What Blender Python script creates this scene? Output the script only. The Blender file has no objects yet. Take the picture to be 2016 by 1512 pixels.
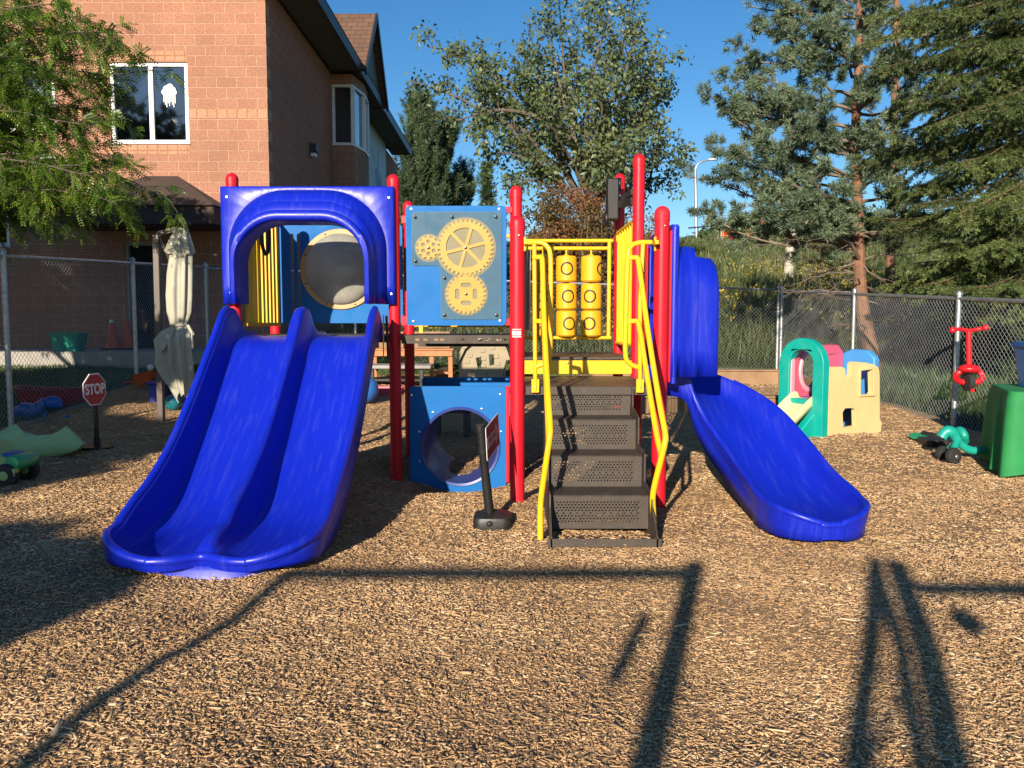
import bpy, math, random
import numpy as np
from mathutils import Vector, Matrix
from mathutils.geometry import tessellate_polygon
random.seed(7); rng = np.random.default_rng(7)
R = math.radians
scene = bpy.context.scene
COL = scene.collection
# ------------------------------------------------------------------ camera
F = 1560.0; EYE = 1.25; PITCH = math.atan(121/F)
cam_d = bpy.data.cameras.new("camera"); cam = bpy.data.objects.new("camera", cam_d); COL.objects.link(cam)
cam_d.sensor_width = 36; cam_d.lens = 36*F/2016; cam_d.clip_end = 2000; cam_d.clip_start = .05
cam.location = (0, 0, EYE); cam.rotation_euler = (math.pi/2-PITCH, 0, 0)
scene.camera = cam
def W(u, v, Y):
    """photo pixel (u, v) seen at world distance Y -> world point"""
    a = (756-v)/F; t = Y/(math.cos(PITCH)+a*math.sin(PITCH))
    return Vector((t*(u-1008)/F, Y, EYE+t*(-math.sin(PITCH)+a*math.cos(PITCH))))
# ------------------------------------------------------------------ sun + sky
AZ, EL = R(17.0), R(18.5)
SUN = Vector((math.sin(AZ)*math.cos(EL), math.cos(AZ)*math.cos(EL), -math.sin(EL)))   # light travel
w = bpy.data.worlds.new("World"); scene.world = w; w.use_nodes = True
nt = w.node_tree; nt.nodes.clear()
sky = nt.nodes.new('ShaderNodeTexSky'); sky.sky_type = 'NISHITA'; sky.sun_disc = False
sky.sun_elevation = EL; sky.sun_rotation = math.pi+AZ; sky.air_density = 1.0; sky.dust_density = .15; sky.ozone_density = 3.5
bg = nt.nodes.new('ShaderNodeBackground'); bg.inputs[1].default_value = .082
out = nt.nodes.new('ShaderNodeOutputWorld')
hsn = nt.nodes.new('ShaderNodeHueSaturation'); hsn.inputs['Saturation'].default_value = 1.24; nt.links.new(sky.outputs[0], hsn.inputs['Color']); nt.links.new(hsn.outputs[0], bg.inputs[0]); nt.links.new(bg.outputs[0], out.inputs[0])
sl = bpy.data.lights.new("sun", 'SUN'); so = bpy.data.objects.new("sun", sl); COL.objects.link(so)
sl.energy = 5.0; sl.angle = R(.55); sl.color = (1, .87, .70)
so.rotation_euler = SUN.to_track_quat('-Z', 'Y').to_euler()
scene.view_settings.view_transform = 'Standard'; scene.view_settings.look = 'None'
scene.view_settings.exposure = .74; scene.view_settings.gamma = 1
scene.cycles.max_bounces = 8; scene.cycles.transparent_max_bounces = 12
# ------------------------------------------------------------------ materials
MATS = {}
def mat(name, col, rough=.5, var=.12, vscale=6, bump=0, bscale=60, metal=0, coat=0, trans=0, spec=.5,
        dirt=None, dscale=3, damt=.3, tone=None, emit=None, dstretch=None):
    """col or list of (pos,col) for tone ramp driven by 'tone' attribute"""
    m = bpy.data.materials.new(name); m.use_nodes = True; n = m.node_tree; b = n.nodes['Principled BSDF']
    L = n.links.new
    b.inputs['Roughness'].default_value = rough; b.inputs['Metallic'].default_value = metal
    b.inputs['Coat Weight'].default_value = coat; b.inputs['Specular IOR Level'].default_value = spec
    tc = n.nodes.new('ShaderNodeTexCoord')
    if tone:
        at = n.nodes.new('ShaderNodeAttribute'); at.attribute_name = 'tone'
        cr = n.nodes.new('ShaderNodeValToRGB'); els = cr.color_ramp.elements
        while len(els) < len(tone): els.new(.5)
        for e, (p, c) in zip(els, tone): e.position = p; e.color = (*c, 1)
        L(at.outputs['Fac'], cr.inputs[0]); src = cr.outputs[0]
    else:
        rgb = n.nodes.new('ShaderNodeRGB'); rgb.outputs[0].default_value = (*col, 1); src = rgb.outputs[0]
    if var:
        nz = n.nodes.new('ShaderNodeTexNoise'); nz.inputs['Scale'].default_value = vscale; nz.inputs['Detail'].default_value = 5
        L(tc.outputs['Object'], nz.inputs['Vector'])
        mr = n.nodes.new('ShaderNodeMapRange'); mr.inputs[1].default_value = .3; mr.inputs[2].default_value = .7
        mr.inputs[3].default_value = 1-var; mr.inputs[4].default_value = 1+var; L(nz.outputs[0], mr.inputs[0])
        hs = n.nodes.new('ShaderNodeHueSaturation'); L(src, hs.inputs['Color']); L(mr.outputs[0], hs.inputs['Value']); src = hs.outputs[0]
    if dirt:
        nz = n.nodes.new('ShaderNodeTexNoise'); nz.inputs['Scale'].default_value = dscale; nz.inputs['Detail'].default_value = 8; nz.inputs['Roughness'].default_value = .65
        if dstretch:
            mp_ = n.nodes.new('ShaderNodeMapping'); mp_.inputs['Scale'].default_value = dstretch; L(tc.outputs['Object'], mp_.inputs[0]); L(mp_.outputs[0], nz.inputs['Vector'])
        else: L(tc.outputs['Object'], nz.inputs['Vector'])
        mr = n.nodes.new('ShaderNodeMapRange'); mr.inputs[1].default_value = .5; mr.inputs[2].default_value = .75
        mr.inputs[3].default_value = 0; mr.inputs[4].default_value = damt; L(nz.outputs[0], mr.inputs[0])
        mx = n.nodes.new('ShaderNodeMix'); mx.data_type = 'RGBA'; L(mr.outputs[0], mx.inputs[0]); L(src, mx.inputs[6]); mx.inputs[7].default_value = (*dirt, 1)
        src = mx.outputs[2]
        rr = n.nodes.new('ShaderNodeMath'); rr.operation = 'ADD'; rr.inputs[1].default_value = rough; L(mr.outputs[0], rr.inputs[0]); L(rr.outputs[0], b.inputs['Roughness'])
    L(src, b.inputs['Base Color'])
    if bump:
        nz = n.nodes.new('ShaderNodeTexNoise'); nz.inputs['Scale'].default_value = bscale; nz.inputs['Detail'].default_value = 4
        L(tc.outputs['Object'], nz.inputs['Vector'])
        bp = n.nodes.new('ShaderNodeBump'); bp.inputs['Strength'].default_value = bump; bp.inputs['Distance'].default_value = .01
        L(nz.outputs[0], bp.inputs['Height']); L(bp.outputs[0], b.inputs['Normal'])
    if emit: b.inputs['Emission Color'].default_value = (*emit, 1); b.inputs['Emission Strength'].default_value = 1
    if trans:
        tr = n.nodes.new('ShaderNodeBsdfTranslucent'); L(src, tr.inputs[0])
        mx = n.nodes.new('ShaderNodeMixShader'); mx.inputs[0].default_value = trans
        L(b.outputs[0], mx.inputs[1]); L(tr.outputs[0], mx.inputs[2]); L(mx.outputs[0], n.nodes['Material Output'].inputs[0])
    MATS[name] = m; return m
def nodes_of(m): return m.node_tree.nodes, m.node_tree.links.new, m.node_tree.nodes['Principled BSDF']
M = {}
M['red'] = mat('red_post_paint', (.56, .009, .022), .42, spec=.3, var=.06, vscale=3, bump=.05, bscale=30, dirt=(.35, .05, .05), damt=.22)
M['yellow'] = mat('yellow_paint', (.80, .47, .012), .35, .06, 5, .04, 40, dirt=(.4, .26, .05), dscale=7, damt=.22)
M['blue'] = mat('blue_slide_plastic', (.004, .016, .40), .36, .05, 2, .06, 9, dirt=(.045, .07, .36), dscale=4, damt=.26, spec=.4, dstretch=(9, .9, 1.1))
M['panel'] = mat('bright_blue_panel', (.004, .125, .40), .55, .07, 4, .08, 200, spec=.22, dirt=(.03, .18, .40), dscale=5, damt=.3)
M['cover'] = mat('scuffed_clear_cover_backing', (.03, .13, .27), .5, .10, 9, 0, spec=.25, dirt=(.06, .17, .29), dscale=6, damt=.4)
M['gearback'] = mat('tan_gear_pocket', (.24, .21, .13), .5, .12, 8)
M['gear'] = mat('yellow_gear_plastic', (.60, .35, .05), .45, .08, 8)
M['ringtan'] = mat('tan_bubble_ring', (.42, .29, .13), .5, .1, 9)
M['deck'] = mat('brown_vinyl_deck', (.048, .036, .028), .5, .15, 20, .35, 220, dirt=(.12, .09, .065), dscale=8, damt=.5)
M['black'] = mat('black_plastic', (.012, .012, .013), .45, .1, 12, .08, 80, dirt=(.06, .05, .045), dscale=8, damt=.4)
M['rolleryellow'] = mat('orange_yellow_plastic', (.72, .38, .012), .4, .06, 5, dirt=(.5, .3, .05), dscale=8)
M['matblack'] = mat('matte_black_plastic', (.008, .008, .009), .5, .1, 12)
M['rubber'] = mat('black_rubber', (.02, .02, .02), .8, .2, 20, .2, 100)
M['galv'] = mat('galvanised_steel', (.42, .44, .46), .42, .25, 25, .05, 60, metal=.75)
M['wire'] = mat('galvanised_wire', (.38, .40, .41), .45, .2, 4, metal=.5)
M['bolt'] = mat('steel_bolt', (.5, .5, .5), .3, .1, 50, metal=1)
M['darkbolt'] = mat('dark_bolt', (.07, .07, .07), .3, .1, 50, metal=.8)
M['redplastic'] = mat('red_plastic', (.62, .012, .02), .35, .06, 6)
M['darkred'] = mat('dark_red_plastic', (.26, .012, .016), .45, .1, 6)
M['teal'] = mat('teal_plastic', (.0, .32, .27), .42, .06, 3, dirt=(.08, .36, .3), dscale=4)
M['cream'] = mat('cream_plastic', (.66, .58, .33), .5, .06, 3, dirt=(.45, .38, .2), dscale=4)
M['castle'] = mat('pale_yellow_plastic', (.64, .50, .23), .5, .06, 3, .05, 8, dirt=(.5, .36, .16), dscale=4, damt=.4)
M['pink'] = mat('pink_plastic', (.55, .09, .16), .5, .06, 3)
M['palepink'] = mat('pale_pink_plastic', (.62, .3, .36), .5, .06, 3)
M['skyblue'] = mat('sky_blue_plastic', (.05, .26, .60), .5, .06, 3)
M['cloth'] = mat('green_tarpaulin', (.012, .20, .055), .75, .12, 6, .15, 30)
M['canvas'] = mat('cream_canvas', (.40, .39, .31), .85, .1, 6, .2, 120, dirt=(.25, .24, .18), dscale=5)
M['greenplastic'] = mat('pale_green_plastic', (.30, .50, .24), .5, .08, 3, dirt=(.2, .35, .18), dscale=4)
M['limeplastic'] = mat('lime_plastic', (.26, .42, .13), .5, .08, 3)
M['toygreen'] = mat('toy_green_plastic', (.02, .32, .14), .4, .08, 3)
M['turq'] = mat('turquoise_plastic', (.01, .30, .24), .4, .08, 3)
M['toyblue'] = mat('toy_blue_plastic', (.02, .10, .38), .45, .08, 3)
M['deepblue'] = mat('deep_blue_plastic', (.015, .03, .33), .45, .08, 3)
M['orange'] = mat('orange_plastic', (.62, .11, .03), .5, .08, 3)
M['ball'] = mat('blue_rubber_ball', (.03, .15, .48), .4, .08, 3)
M['tealball'] = mat('teal_rubber_ball', (.01, .17, .23), .4, .08, 3)
M['white'] = mat('white_vinyl', (.72, .72, .70), .4, .06, 4)
M['whiteletter'] = mat('white_lettering', (.78, .78, .76), .5, 0)
M['blackring'] = mat('black_print', (.03, .02, .01), .5, 0)
M['beige'] = mat('beige_plastic', (.30, .25, .16), .6, .1, 4, .1, 10)
M['cedar'] = mat('cedar_wood', (.40, .17, .07), .7, .2, 6, .2, 40)
M['timber'] = mat('brown_timber', (.26, .16, .085), .8, .2, 4, .3, 40)
M['greywood'] = mat('grey_weathered_plastic', (.27, .26, .25), .6, .2, 4)
M['soffit'] = mat('grey_green_soffit', (.13, .135, .12), .7, .08, 2)
M['fascia'] = mat('dark_fascia_metal', (.025, .025, .03), .5, .1, 2)
M['concrete'] = mat('concrete', (.33, .31, .28), .85, .12, 4, .1, 50)
M['woodpole'] = mat('pale_weathered_pole', (.42, .38, .32), .85, .15, 4, .2, 20)
M['signal'] = mat('orange_yellow_signal', (.80, .30, .03), .5, .1, 4)
M['glassdark'] = mat('dark_window_glass', (.02, .025, .03), .04, 0, spec=1.0)
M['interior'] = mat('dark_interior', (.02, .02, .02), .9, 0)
M['bubble'] = mat('scuffed_polycarbonate', (.36, .35, .30), .28, .3, 3, .03, 5, dirt=(.55, .52, .45), dscale=4, damt=.6, trans=.3)
# clear cover: transparent mixed with thin haze + gloss
m = bpy.data.materials.new('clear_plastic_cover'); m.use_nodes = True; n = m.node_tree; n.nodes.clear()
tr = n.nodes.new('ShaderNodeBsdfTransparent'); tr.inputs[0].default_value = (.93, .93, .9, 1)
gl = n.nodes.new('ShaderNodeBsdfPrincipled'); gl.inputs['Base Color'].default_value = (.6, .6, .55, 1); gl.inputs['Roughness'].default_value = .2
mx = n.nodes.new('ShaderNodeMixShader'); mx.inputs[0].default_value = .025; o_ = n.nodes.new('ShaderNodeOutputMaterial')
n.links.new(tr.outputs[0], mx.inputs[1]); n.links.new(gl.outputs[0], mx.inputs[2]); n.links.new(mx.outputs[0], o_.inputs[0]); M['clear'] = m
# ------------------------------------------------------------------ mesh builder
LOC = {}
class MB:
    def __init__(s): s.v = []; s.f = []; s.m = []
    def add(s, vs, fs, mi=0):
        o = len(s.v); s.v += [tuple(p) for p in vs]; s.f += [tuple(i+o for i in f) for f in fs]; s.m += [mi]*len(fs)
    def box(s, a, b, mi=0, mx=None):
        x0, y0, z0 = a; x1, y1, z1 = b
        vs = [Vector(p) for p in ((x0,y0,z0),(x1,y0,z0),(x1,y1,z0),(x0,y1,z0),(x0,y0,z1),(x1,y0,z1),(x1,y1,z1),(x0,y1,z1))]
        if mx: vs = [mx @ p for p in vs]
        s.add(vs, [(0,3,2,1),(4,5,6,7),(0,1,5,4),(1,2,6,5),(2,3,7,6),(3,0,4,7)], mi)
    def bar(s, p, q, w, h, mi=0, up=Vector((0,0,1))):
        p, q = Vector(p), Vector(q); d = (q-p); L = d.length; d = d/L
        if abs(d.dot(up)) > .99: up = Vector((0,1,0))
        x = d.cross(up).normalized(); z = x.cross(d)
        mx = Matrix((x, d, z)).transposed().to_4x4(); mx.translation = p
        s.box((-w/2, 0, -h/2), (w/2, L, h/2), mi, mx)
    def tube(s, pts, r, seg=10, mi=0, caps=True, sx=1.0):
        pts = [Vector(p) for p in pts]; n = len(pts); rs = r if isinstance(r, (list, tuple)) else [r]*n
        t = (pts[1]-pts[0]).normalized(); a = Vector((0,0,1)) if abs(t.z) < .9 else Vector((0,1,0))
        u = t.cross(a).normalized(); vs = []
        for i in range(n):
            t2 = (pts[min(i+1,n-1)]-pts[max(i-1,0)])
            if t2.length < 1e-9: t2 = t
            t2.normalize(); u = (u - t2*u.dot(t2)); u = u.normalized() if u.length > 1e-6 else t2.orthogonal().normalized(); w_ = t2.cross(u); t = t2
            for k in range(seg):
                A = 2*math.pi*k/seg; vs.append(pts[i]+(u*math.cos(A)*sx+w_*math.sin(A))*rs[i])
        fs = [(i*seg+k, i*seg+(k+1)%seg, (i+1)*seg+(k+1)%seg, (i+1)*seg+k) for i in range(n-1) for k in range(seg)]
        if caps: fs += [tuple(reversed(range(seg))), tuple(range((n-1)*seg, n*seg))]
        s.add(vs, fs, mi)
    def lathe(s, prof, c, axis='Z', seg=24, mi=0, mx=None, caps=True):
        """prof [(r, h)]"""
        vs = []; c = Vector(c)
        for r, h in prof:
            for k in range(seg):
                A = 2*math.pi*k/seg; x, y = r*math.cos(A), r*math.sin(A)
                p = {'Z': Vector((x, y, h)), 'Y': Vector((x, h, y)), 'X': Vector((h, x, y))}[axis]
                if mx: p = mx @ p
                vs.append(c+p)
        n = len(prof)
        fs = [(i*seg+k, i*seg+(k+1)%seg, (i+1)*seg+(k+1)%seg, (i+1)*seg+k) for i in range(n-1) for k in range(seg)]
        if caps and prof[0][0] > 1e-5: fs.append(tuple(range(seg)))
        if caps and prof[-1][0] > 1e-5: fs.append(tuple(range((n-1)*seg, n*seg)))
        s.add(vs, fs, mi)
    def sphere(s, c, r, seg=20, rings=12, mi=0, sc=(1,1,1)):
        vs = []; fs = []
        for i in range(rings+1):
            a = math.pi*i/rings
            for k in range(seg):
                b = 2*math.pi*k/seg; vs.append((c[0]+r*sc[0]*math.sin(a)*math.cos(b), c[1]+r*sc[1]*math.sin(a)*math.sin(b), c[2]+r*sc[2]*math.cos(a)))
        for i in range(rings):
            for k in range(seg): fs.append((i*seg+k, (i+1)*seg+k, (i+1)*seg+(k+1)%seg, i*seg+(k+1)%seg))
        s.add(vs, fs, mi)
    def prism(s, loops, T0, T1, mi=0):
        """loops: outer + holes of 2D pts; T0/T1 map (a,b)->3D for front and back"""
        flat = [p for l in loops for p in l]; tri = tessellate_polygon([[Vector((p[0], p[1], 0)) for p in l] for l in loops])
        n = len(flat); vs = [T0(*p) for p in flat]+[T1(*p) for p in flat]; fs = []
        for t in tri:
            a, b, c = [flat[i] for i in t]
            if abs((b[0]-a[0])*(c[1]-a[1])-(b[1]-a[1])*(c[0]-a[0])) < 1e-12: continue
            fs.append(tuple(t)); fs.append(tuple(i+n for i in reversed(t)))
        o = 0
        for l in loops:
            k = len(l)
            for i in range(k): j = (i+1) % k; fs.append((o+i, o+j, o+j+n, o+i+n))
            o += k
        s.add(vs, fs, mi)
    def grid(s, P, mi=0, closed=False):
        """P: rows of points"""
        n, m_ = len(P), len(P[0]); vs = [p for r in P for p in r]
        fs = [(i*m_+j, i*m_+(j+1) % m_, (i+1)*m_+(j+1) % m_, (i+1)*m_+j) for i in range(n-1) for j in range(m_ if closed else m_-1)]
        s.add(vs, fs, mi)
    def build(s, name, mats, parent=None, loc=None, bevel=0, smooth=True, ang=35, solid=0, subsurf=0, fixn=True, **tags):
        me = bpy.data.meshes.new(name)
        base = Vector(LOC[parent.name]) if parent else Vector(loc if loc else (0,0,0))
        me.from_pydata([(p[0]-base.x, p[1]-base.y, p[2]-base.z) for p in s.v], [], s.f)
        if not isinstance(mats, (list, tuple)): mats = [mats]
        for q in mats: me.materials.append(q)
        if len(mats) > 1: me.polygons.foreach_set('material_index', s.m)
        if fixn:
            import bmesh
            bm = bmesh.new(); bm.from_mesh(me); bmesh.ops.remove_doubles(bm, verts=bm.verts, dist=1e-6); bmesh.ops.recalc_face_normals(bm, faces=bm.faces); bm.to_mesh(me); bm.free()
        me.update()
        if smooth:
            me.polygons.foreach_set('use_smooth', [True]*len(me.polygons)); me.set_sharp_from_angle(angle=R(ang))
        o = bpy.data.objects.new(name, me); COL.objects.link(o)
        if parent: o.parent = parent
        else: o.location = base
        LOC[o.name] = tuple(base)
        if subsurf: md = o.modifiers.new('s', 'SUBSURF'); md.levels = md.render_levels = subsurf
        if solid: md = o.modifiers.new('t', 'SOLIDIFY'); md.thickness = solid; md.offset = -1
        if bevel: md = o.modifiers.new('b', 'BEVEL'); md.width = bevel; md.segments = 2; md.limit_method = 'ANGLE'; md.angle_limit = R(40)
        tag(o, **tags); return o
def tag(o, label=None, cat=None, group=None, kind=None):
    for k, q in (('label', label), ('category', cat), ('group', group), ('kind', kind)):
        if q: o[k] = q
    return o
def thing(name, loc, label, cat, group=None):
    o = bpy.data.objects.new(name, None); COL.objects.link(o); o.location = loc; o.empty_display_size = .1
    LOC[o.name] = tuple(loc); return tag(o, label, cat, group)
def copy_tree(o, parent=None, loc=None, rz=None, label=None):
    c = o.copy(); COL.objects.link(c); c.parent = parent
    if loc is not None: c.location = loc
    if rz is not None: c.rotation_euler.z = rz
    if label: c['label'] = label
    for ch in list(o.children): copy_tree(ch, c)
    return c
def smooth_path(pts, n=8):
    pts = [Vector(p) for p in pts]; P = [2*pts[0]-pts[1]]+pts+[2*pts[-1]-pts[-2]]; out_ = []
    for i in range(1, len(P)-2):
        for k in range(n):
            t = k/n; a, b, c, d = P[i-1], P[i], P[i+1], P[i+2]
            out_.append(.5*((2*b)+(c-a)*t+(2*a-5*b+4*c-d)*t*t+(3*b-a-3*c+d)*t**3))
    out_.append(pts[-1]); return out_
def rrect(x0, z0, x1, z1, r, n=5):
    o_ = []
    for cx, cz, a0 in ((x1-r, z1-r, 0), (x0+r, z1-r, 90), (x0+r, z0+r, 180), (x1-r, z0+r, 270)):
        for k in range(n+1):
            a = R(a0+90*k/n); o_.append((cx+r*math.cos(a), cz+r*math.sin(a)))
    return o_
def circ(cx, cz, r, n=24, ph=0): return [(cx+r*math.cos(2*math.pi*k/n+ph), cz+r*math.sin(2*math.pi*k/n+ph)) for k in range(n)]
def on_plane(u, v, A, B):
    """pixel ray met with the vertical plane through A, B -> (s, z), s in metres from A"""
    o = Vector((0, 0, EYE)); d = W(u, v, 10.0)-o; ax = Vector((B[0]-A[0], B[1]-A[1], 0)).normalized(); nn = Vector((-ax.y, ax.x, 0))
    t = (Vector((A[0], A[1], EYE))-o).dot(nn)/d.dot(nn); p = o+d*t; return ((p-Vector((A[0], A[1], 0))).dot(ax), p.z)
def plane_map(A, B, off=0):
    ax = Vector((B[0]-A[0], B[1]-A[1], 0)).normalized(); nn = Vector((-ax.y, ax.x, 0)); return lambda s_, z: Vector((A[0], A[1], 0))+ax*s_+nn*off+Vector((0, 0, z))
def YP(y): return lambda a, b: Vector((a, y, b))      # plane facing the camera
def XP(x): return lambda a, b: Vector((x, a, b))
def textmesh(txt, size, depth=.002, bold=.0):
    cu = bpy.data.curves.new('t', 'FONT'); cu.body = txt; cu.size = size; cu.extrude = depth; cu.align_x = 'CENTER'; cu.align_y = 'CENTER'; cu.offset = bold
    ob = bpy.data.objects.new('t', cu); COL.objects.link(ob); bpy.context.view_layer.update()
    me = bpy.data.meshes.new_from_object(ob.evaluated_get(bpy.context.evaluated_depsgraph_get()))
    vs = [v.co.copy() for v in me.vertices]; fs = [tuple(p.vertices) for p in me.polygons]
    bpy.data.objects.remove(ob); bpy.data.curves.remove(cu); bpy.data.meshes.remove(me); return vs, fs
# ------------------------------------------------------------------ ground height
def sstep(a, b, x):
    t = np.clip((x-a)/(b-a), 0, 1); return t*t*(3-2*t)
def gz(x, y, detail=True):
    x = np.asarray(x, float); y = np.asarray(y, float)
    sl = .085+(.05-.085)*np.clip((x+5)/10, 0, 1)
    far = np.minimum(y, 15.6)
    z = .05+sl*np.maximum(0, far-8.8)
    hill = np.clip((y-15.6)/26, 0, 1.1); k = sstep(-3.5, 4, x)
    z = z+hill*4.9*k + np.clip((y-15.6)/60, 0, 1)*1.2*(1-k)
    if detail:
        b = (np.sin(x*1.9+.6)*np.sin(y*1.7+.3)*.012+np.sin(x*4.3+y*2.9)*.007+np.sin(x*7.7-y*6.1+1)*.006+np.sin(x*13.1+y*5.3)*np.sin(y*11.7-x*4.1)*.005)
        z = z+b*np.where(y < 15, 1, 2)
        for cx, cy, s, h in ((-1.5, 3.45, .5, -.03), (.48, 4.0, .35, .0), (1.8, 4.0, .4, -.03), (.03, 5.15, .35, .025), (-.40, 5.92, .28, -.125), (-.5, 5.6, .5, .015), (-1.5, 3.9, .35, .02)):
            z = z+h*np.exp(-((x-cx)**2+(y-cy)**2)/(2*s*s))
    return z
def gzf(x, y): return float(gz(x, y))
def np_mesh(name, V, Fq, mats, tone=None, parent=None, smooth=False, **tags):
    """V (N,3) world, Fq (M,k) ints"""
    me = bpy.data.meshes.new(name); base = np.array(LOC[parent.name]) if parent else np.zeros(3)
    V = (np.asarray(V, np.float32)-base).astype(np.float32); Fq = np.asarray(Fq, np.int32); k = Fq.shape[1]
    me.vertices.add(len(V)); me.vertices.foreach_set('co', V.ravel()); me.loops.add(Fq.size); me.loops.foreach_set('vertex_index', Fq.ravel())
    me.polygons.add(len(Fq)); me.polygons.foreach_set('loop_start', np.arange(0, Fq.size, k, dtype=np.int32))
    me.materials.append(mats); me.update(calc_edges=True)
    if tone is not None:
        a = me.attributes.new('tone', 'FLOAT', 'POINT'); a.data.foreach_set('value', np.asarray(tone, np.float32))
    if smooth: me.polygons.foreach_set('use_smooth', np.ones(len(Fq), bool))
    o = bpy.data.objects.new(name, me); COL.objects.link(o)
    if parent: o.parent = parent
    LOC[o.name] = tuple(base); return tag(o, **tags)
def unit(a): return a/np.maximum(np.linalg.norm(a, axis=-1, keepdims=True), 1e-9)
def leaves(P, D, L, Wd, fold=.25, side=None):
    """diamond leaves: base P, direction D"""
    N = len(P); D = unit(D); S = rng.normal(size=(N, 3)) if side is None else side
    S = unit(S-D*np.sum(S*D, 1, keepdims=True)); Nn = np.cross(D, S)
    L = np.broadcast_to(L, N)[:, None]; Wd = np.broadcast_to(Wd, N)[:, None]
    a = P; c = P+D*L; b = P+D*L*.45+S*Wd/2+Nn*Wd*fold; d = P+D*L*.45-S*Wd/2+Nn*Wd*fold
    V = np.stack([a, b, c, d], 1).reshape(-1, 3); Fq = np.arange(4*N).reshape(N, 4)
    return V, Fq
# ================================================================== GROUND
def ramp(n, els):
    cr = n.nodes.new('ShaderNodeValToRGB'); e = cr.color_ramp.elements
    while len(e) < len(els): e.new(.5)
    for a, (p, c) in zip(e, els): a.position = p; a.color = (*c, 1)
    return cr
CHIP = [(0, (.11, .072, .045)), (.08, (.22, .155, .105)), (.2, (.32, .185, .084)), (.5, (.49, .30, .145)), (.8, (.58, .38, .195)), (1, (.74, .55, .33))]
mm = mat('wood_mulch', (.3, .18, .09), .9, 0); n, L, b = nodes_of(mm); nt_ = mm.node_tree
tc = n.new('ShaderNodeTexCoord'); nz = n.new('ShaderNodeTexNoise'); nz.inputs['Scale'].default_value = 9
L(tc.outputs['Object'], nz.inputs['Vector'])
vr = n.new('ShaderNodeVectorRotate'); vr.rotation_type = 'Z_AXIS'; L(tc.outputs['Object'], vr.inputs['Vector'])
ml = n.new('ShaderNodeMath'); ml.operation = 'MULTIPLY'; ml.inputs[1].default_value = 12; L(nz.outputs[0], ml.inputs[0]); L(ml.outputs[0], vr.inputs['Angle'])
mp = n.new('ShaderNodeMapping'); mp.inputs['Scale'].default_value = (1, 3.2, 1); L(vr.outputs[0], mp.inputs[0])
vo = n.new('ShaderNodeTexVoronoi'); vo.inputs['Scale'].default_value = 26; L(mp.outputs[0], vo.inputs['Vector'])
cr = ramp(nt_, CHIP); sp = n.new('ShaderNodeSeparateColor'); L(vo.outputs['Color'], sp.inputs[0]); L(sp.outputs[0], cr.inputs[0])
n2 = n.new('ShaderNodeTexNoise'); n2.inputs['Scale'].default_value = 1.3; n2.inputs['Detail'].default_value = 6; L(tc.outputs['Object'], n2.inputs['Vector'])
m2 = n.new('ShaderNodeMapRange'); m2.inputs[1].default_value = .3; m2.inputs[2].default_value = .7; m2.inputs[3].default_value = 1.0; m2.inputs[4].default_value = 1.4; L(n2.outputs[0], m2.inputs[0])
hs = n.new('ShaderNodeHueSaturation'); L(cr.outputs[0], hs.inputs['Color']); L(m2.outputs[0], hs.inputs['Value']); L(hs.outputs[0], b.inputs['Base Color'])
bp = n.new('ShaderNodeBump'); bp.inputs['Strength'].default_value = .9; bp.inputs['Distance'].default_value = .012; L(sp.outputs[1], bp.inputs['Height']); L(bp.outputs[0], b.inputs['Normal'])
M['mulch'] = mm
gm = mat('grass_turf', (.055, .10, .025), .95, .3, 2.5, .6, 40, dirt=(.14, .12, .05), dscale=.6, damt=.6); M['turf'] = gm
M['chip'] = mat('wood_chip', None, .85, .1, 3, tone=CHIP)
def sheet(name, xs, ys, m_, dz=0, **tags):
    X, Y = np.meshgrid(xs, ys); Z = gz(X, Y)+dz; V = np.stack([X, Y, Z], -1).reshape(-1, 3); nx = len(xs); ny = len(ys)
    i = np.arange(ny-1)[:, None]*nx+np.arange(nx-1)[None]; Fq = np.stack([i, i+1, i+nx+1, i+nx], -1).reshape(-1, 4)
    return np_mesh(name, V, Fq, m_, smooth=True, **tags)
sheet('ground', np.concatenate([np.linspace(-120, -16, 20), np.linspace(-15, 20, 90), np.linspace(22, 130, 20)]),
      np.concatenate([np.linspace(-40, -8, 8), np.linspace(-7, 45, 150), np.linspace(48, 400, 20)]), M['turf'], -.03, kind='structure')
sheet('mulch', np.linspace(-5.75, 5.2, 220), np.linspace(-7, 14.6, 380), M['mulch'], 0, kind='structure')
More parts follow.
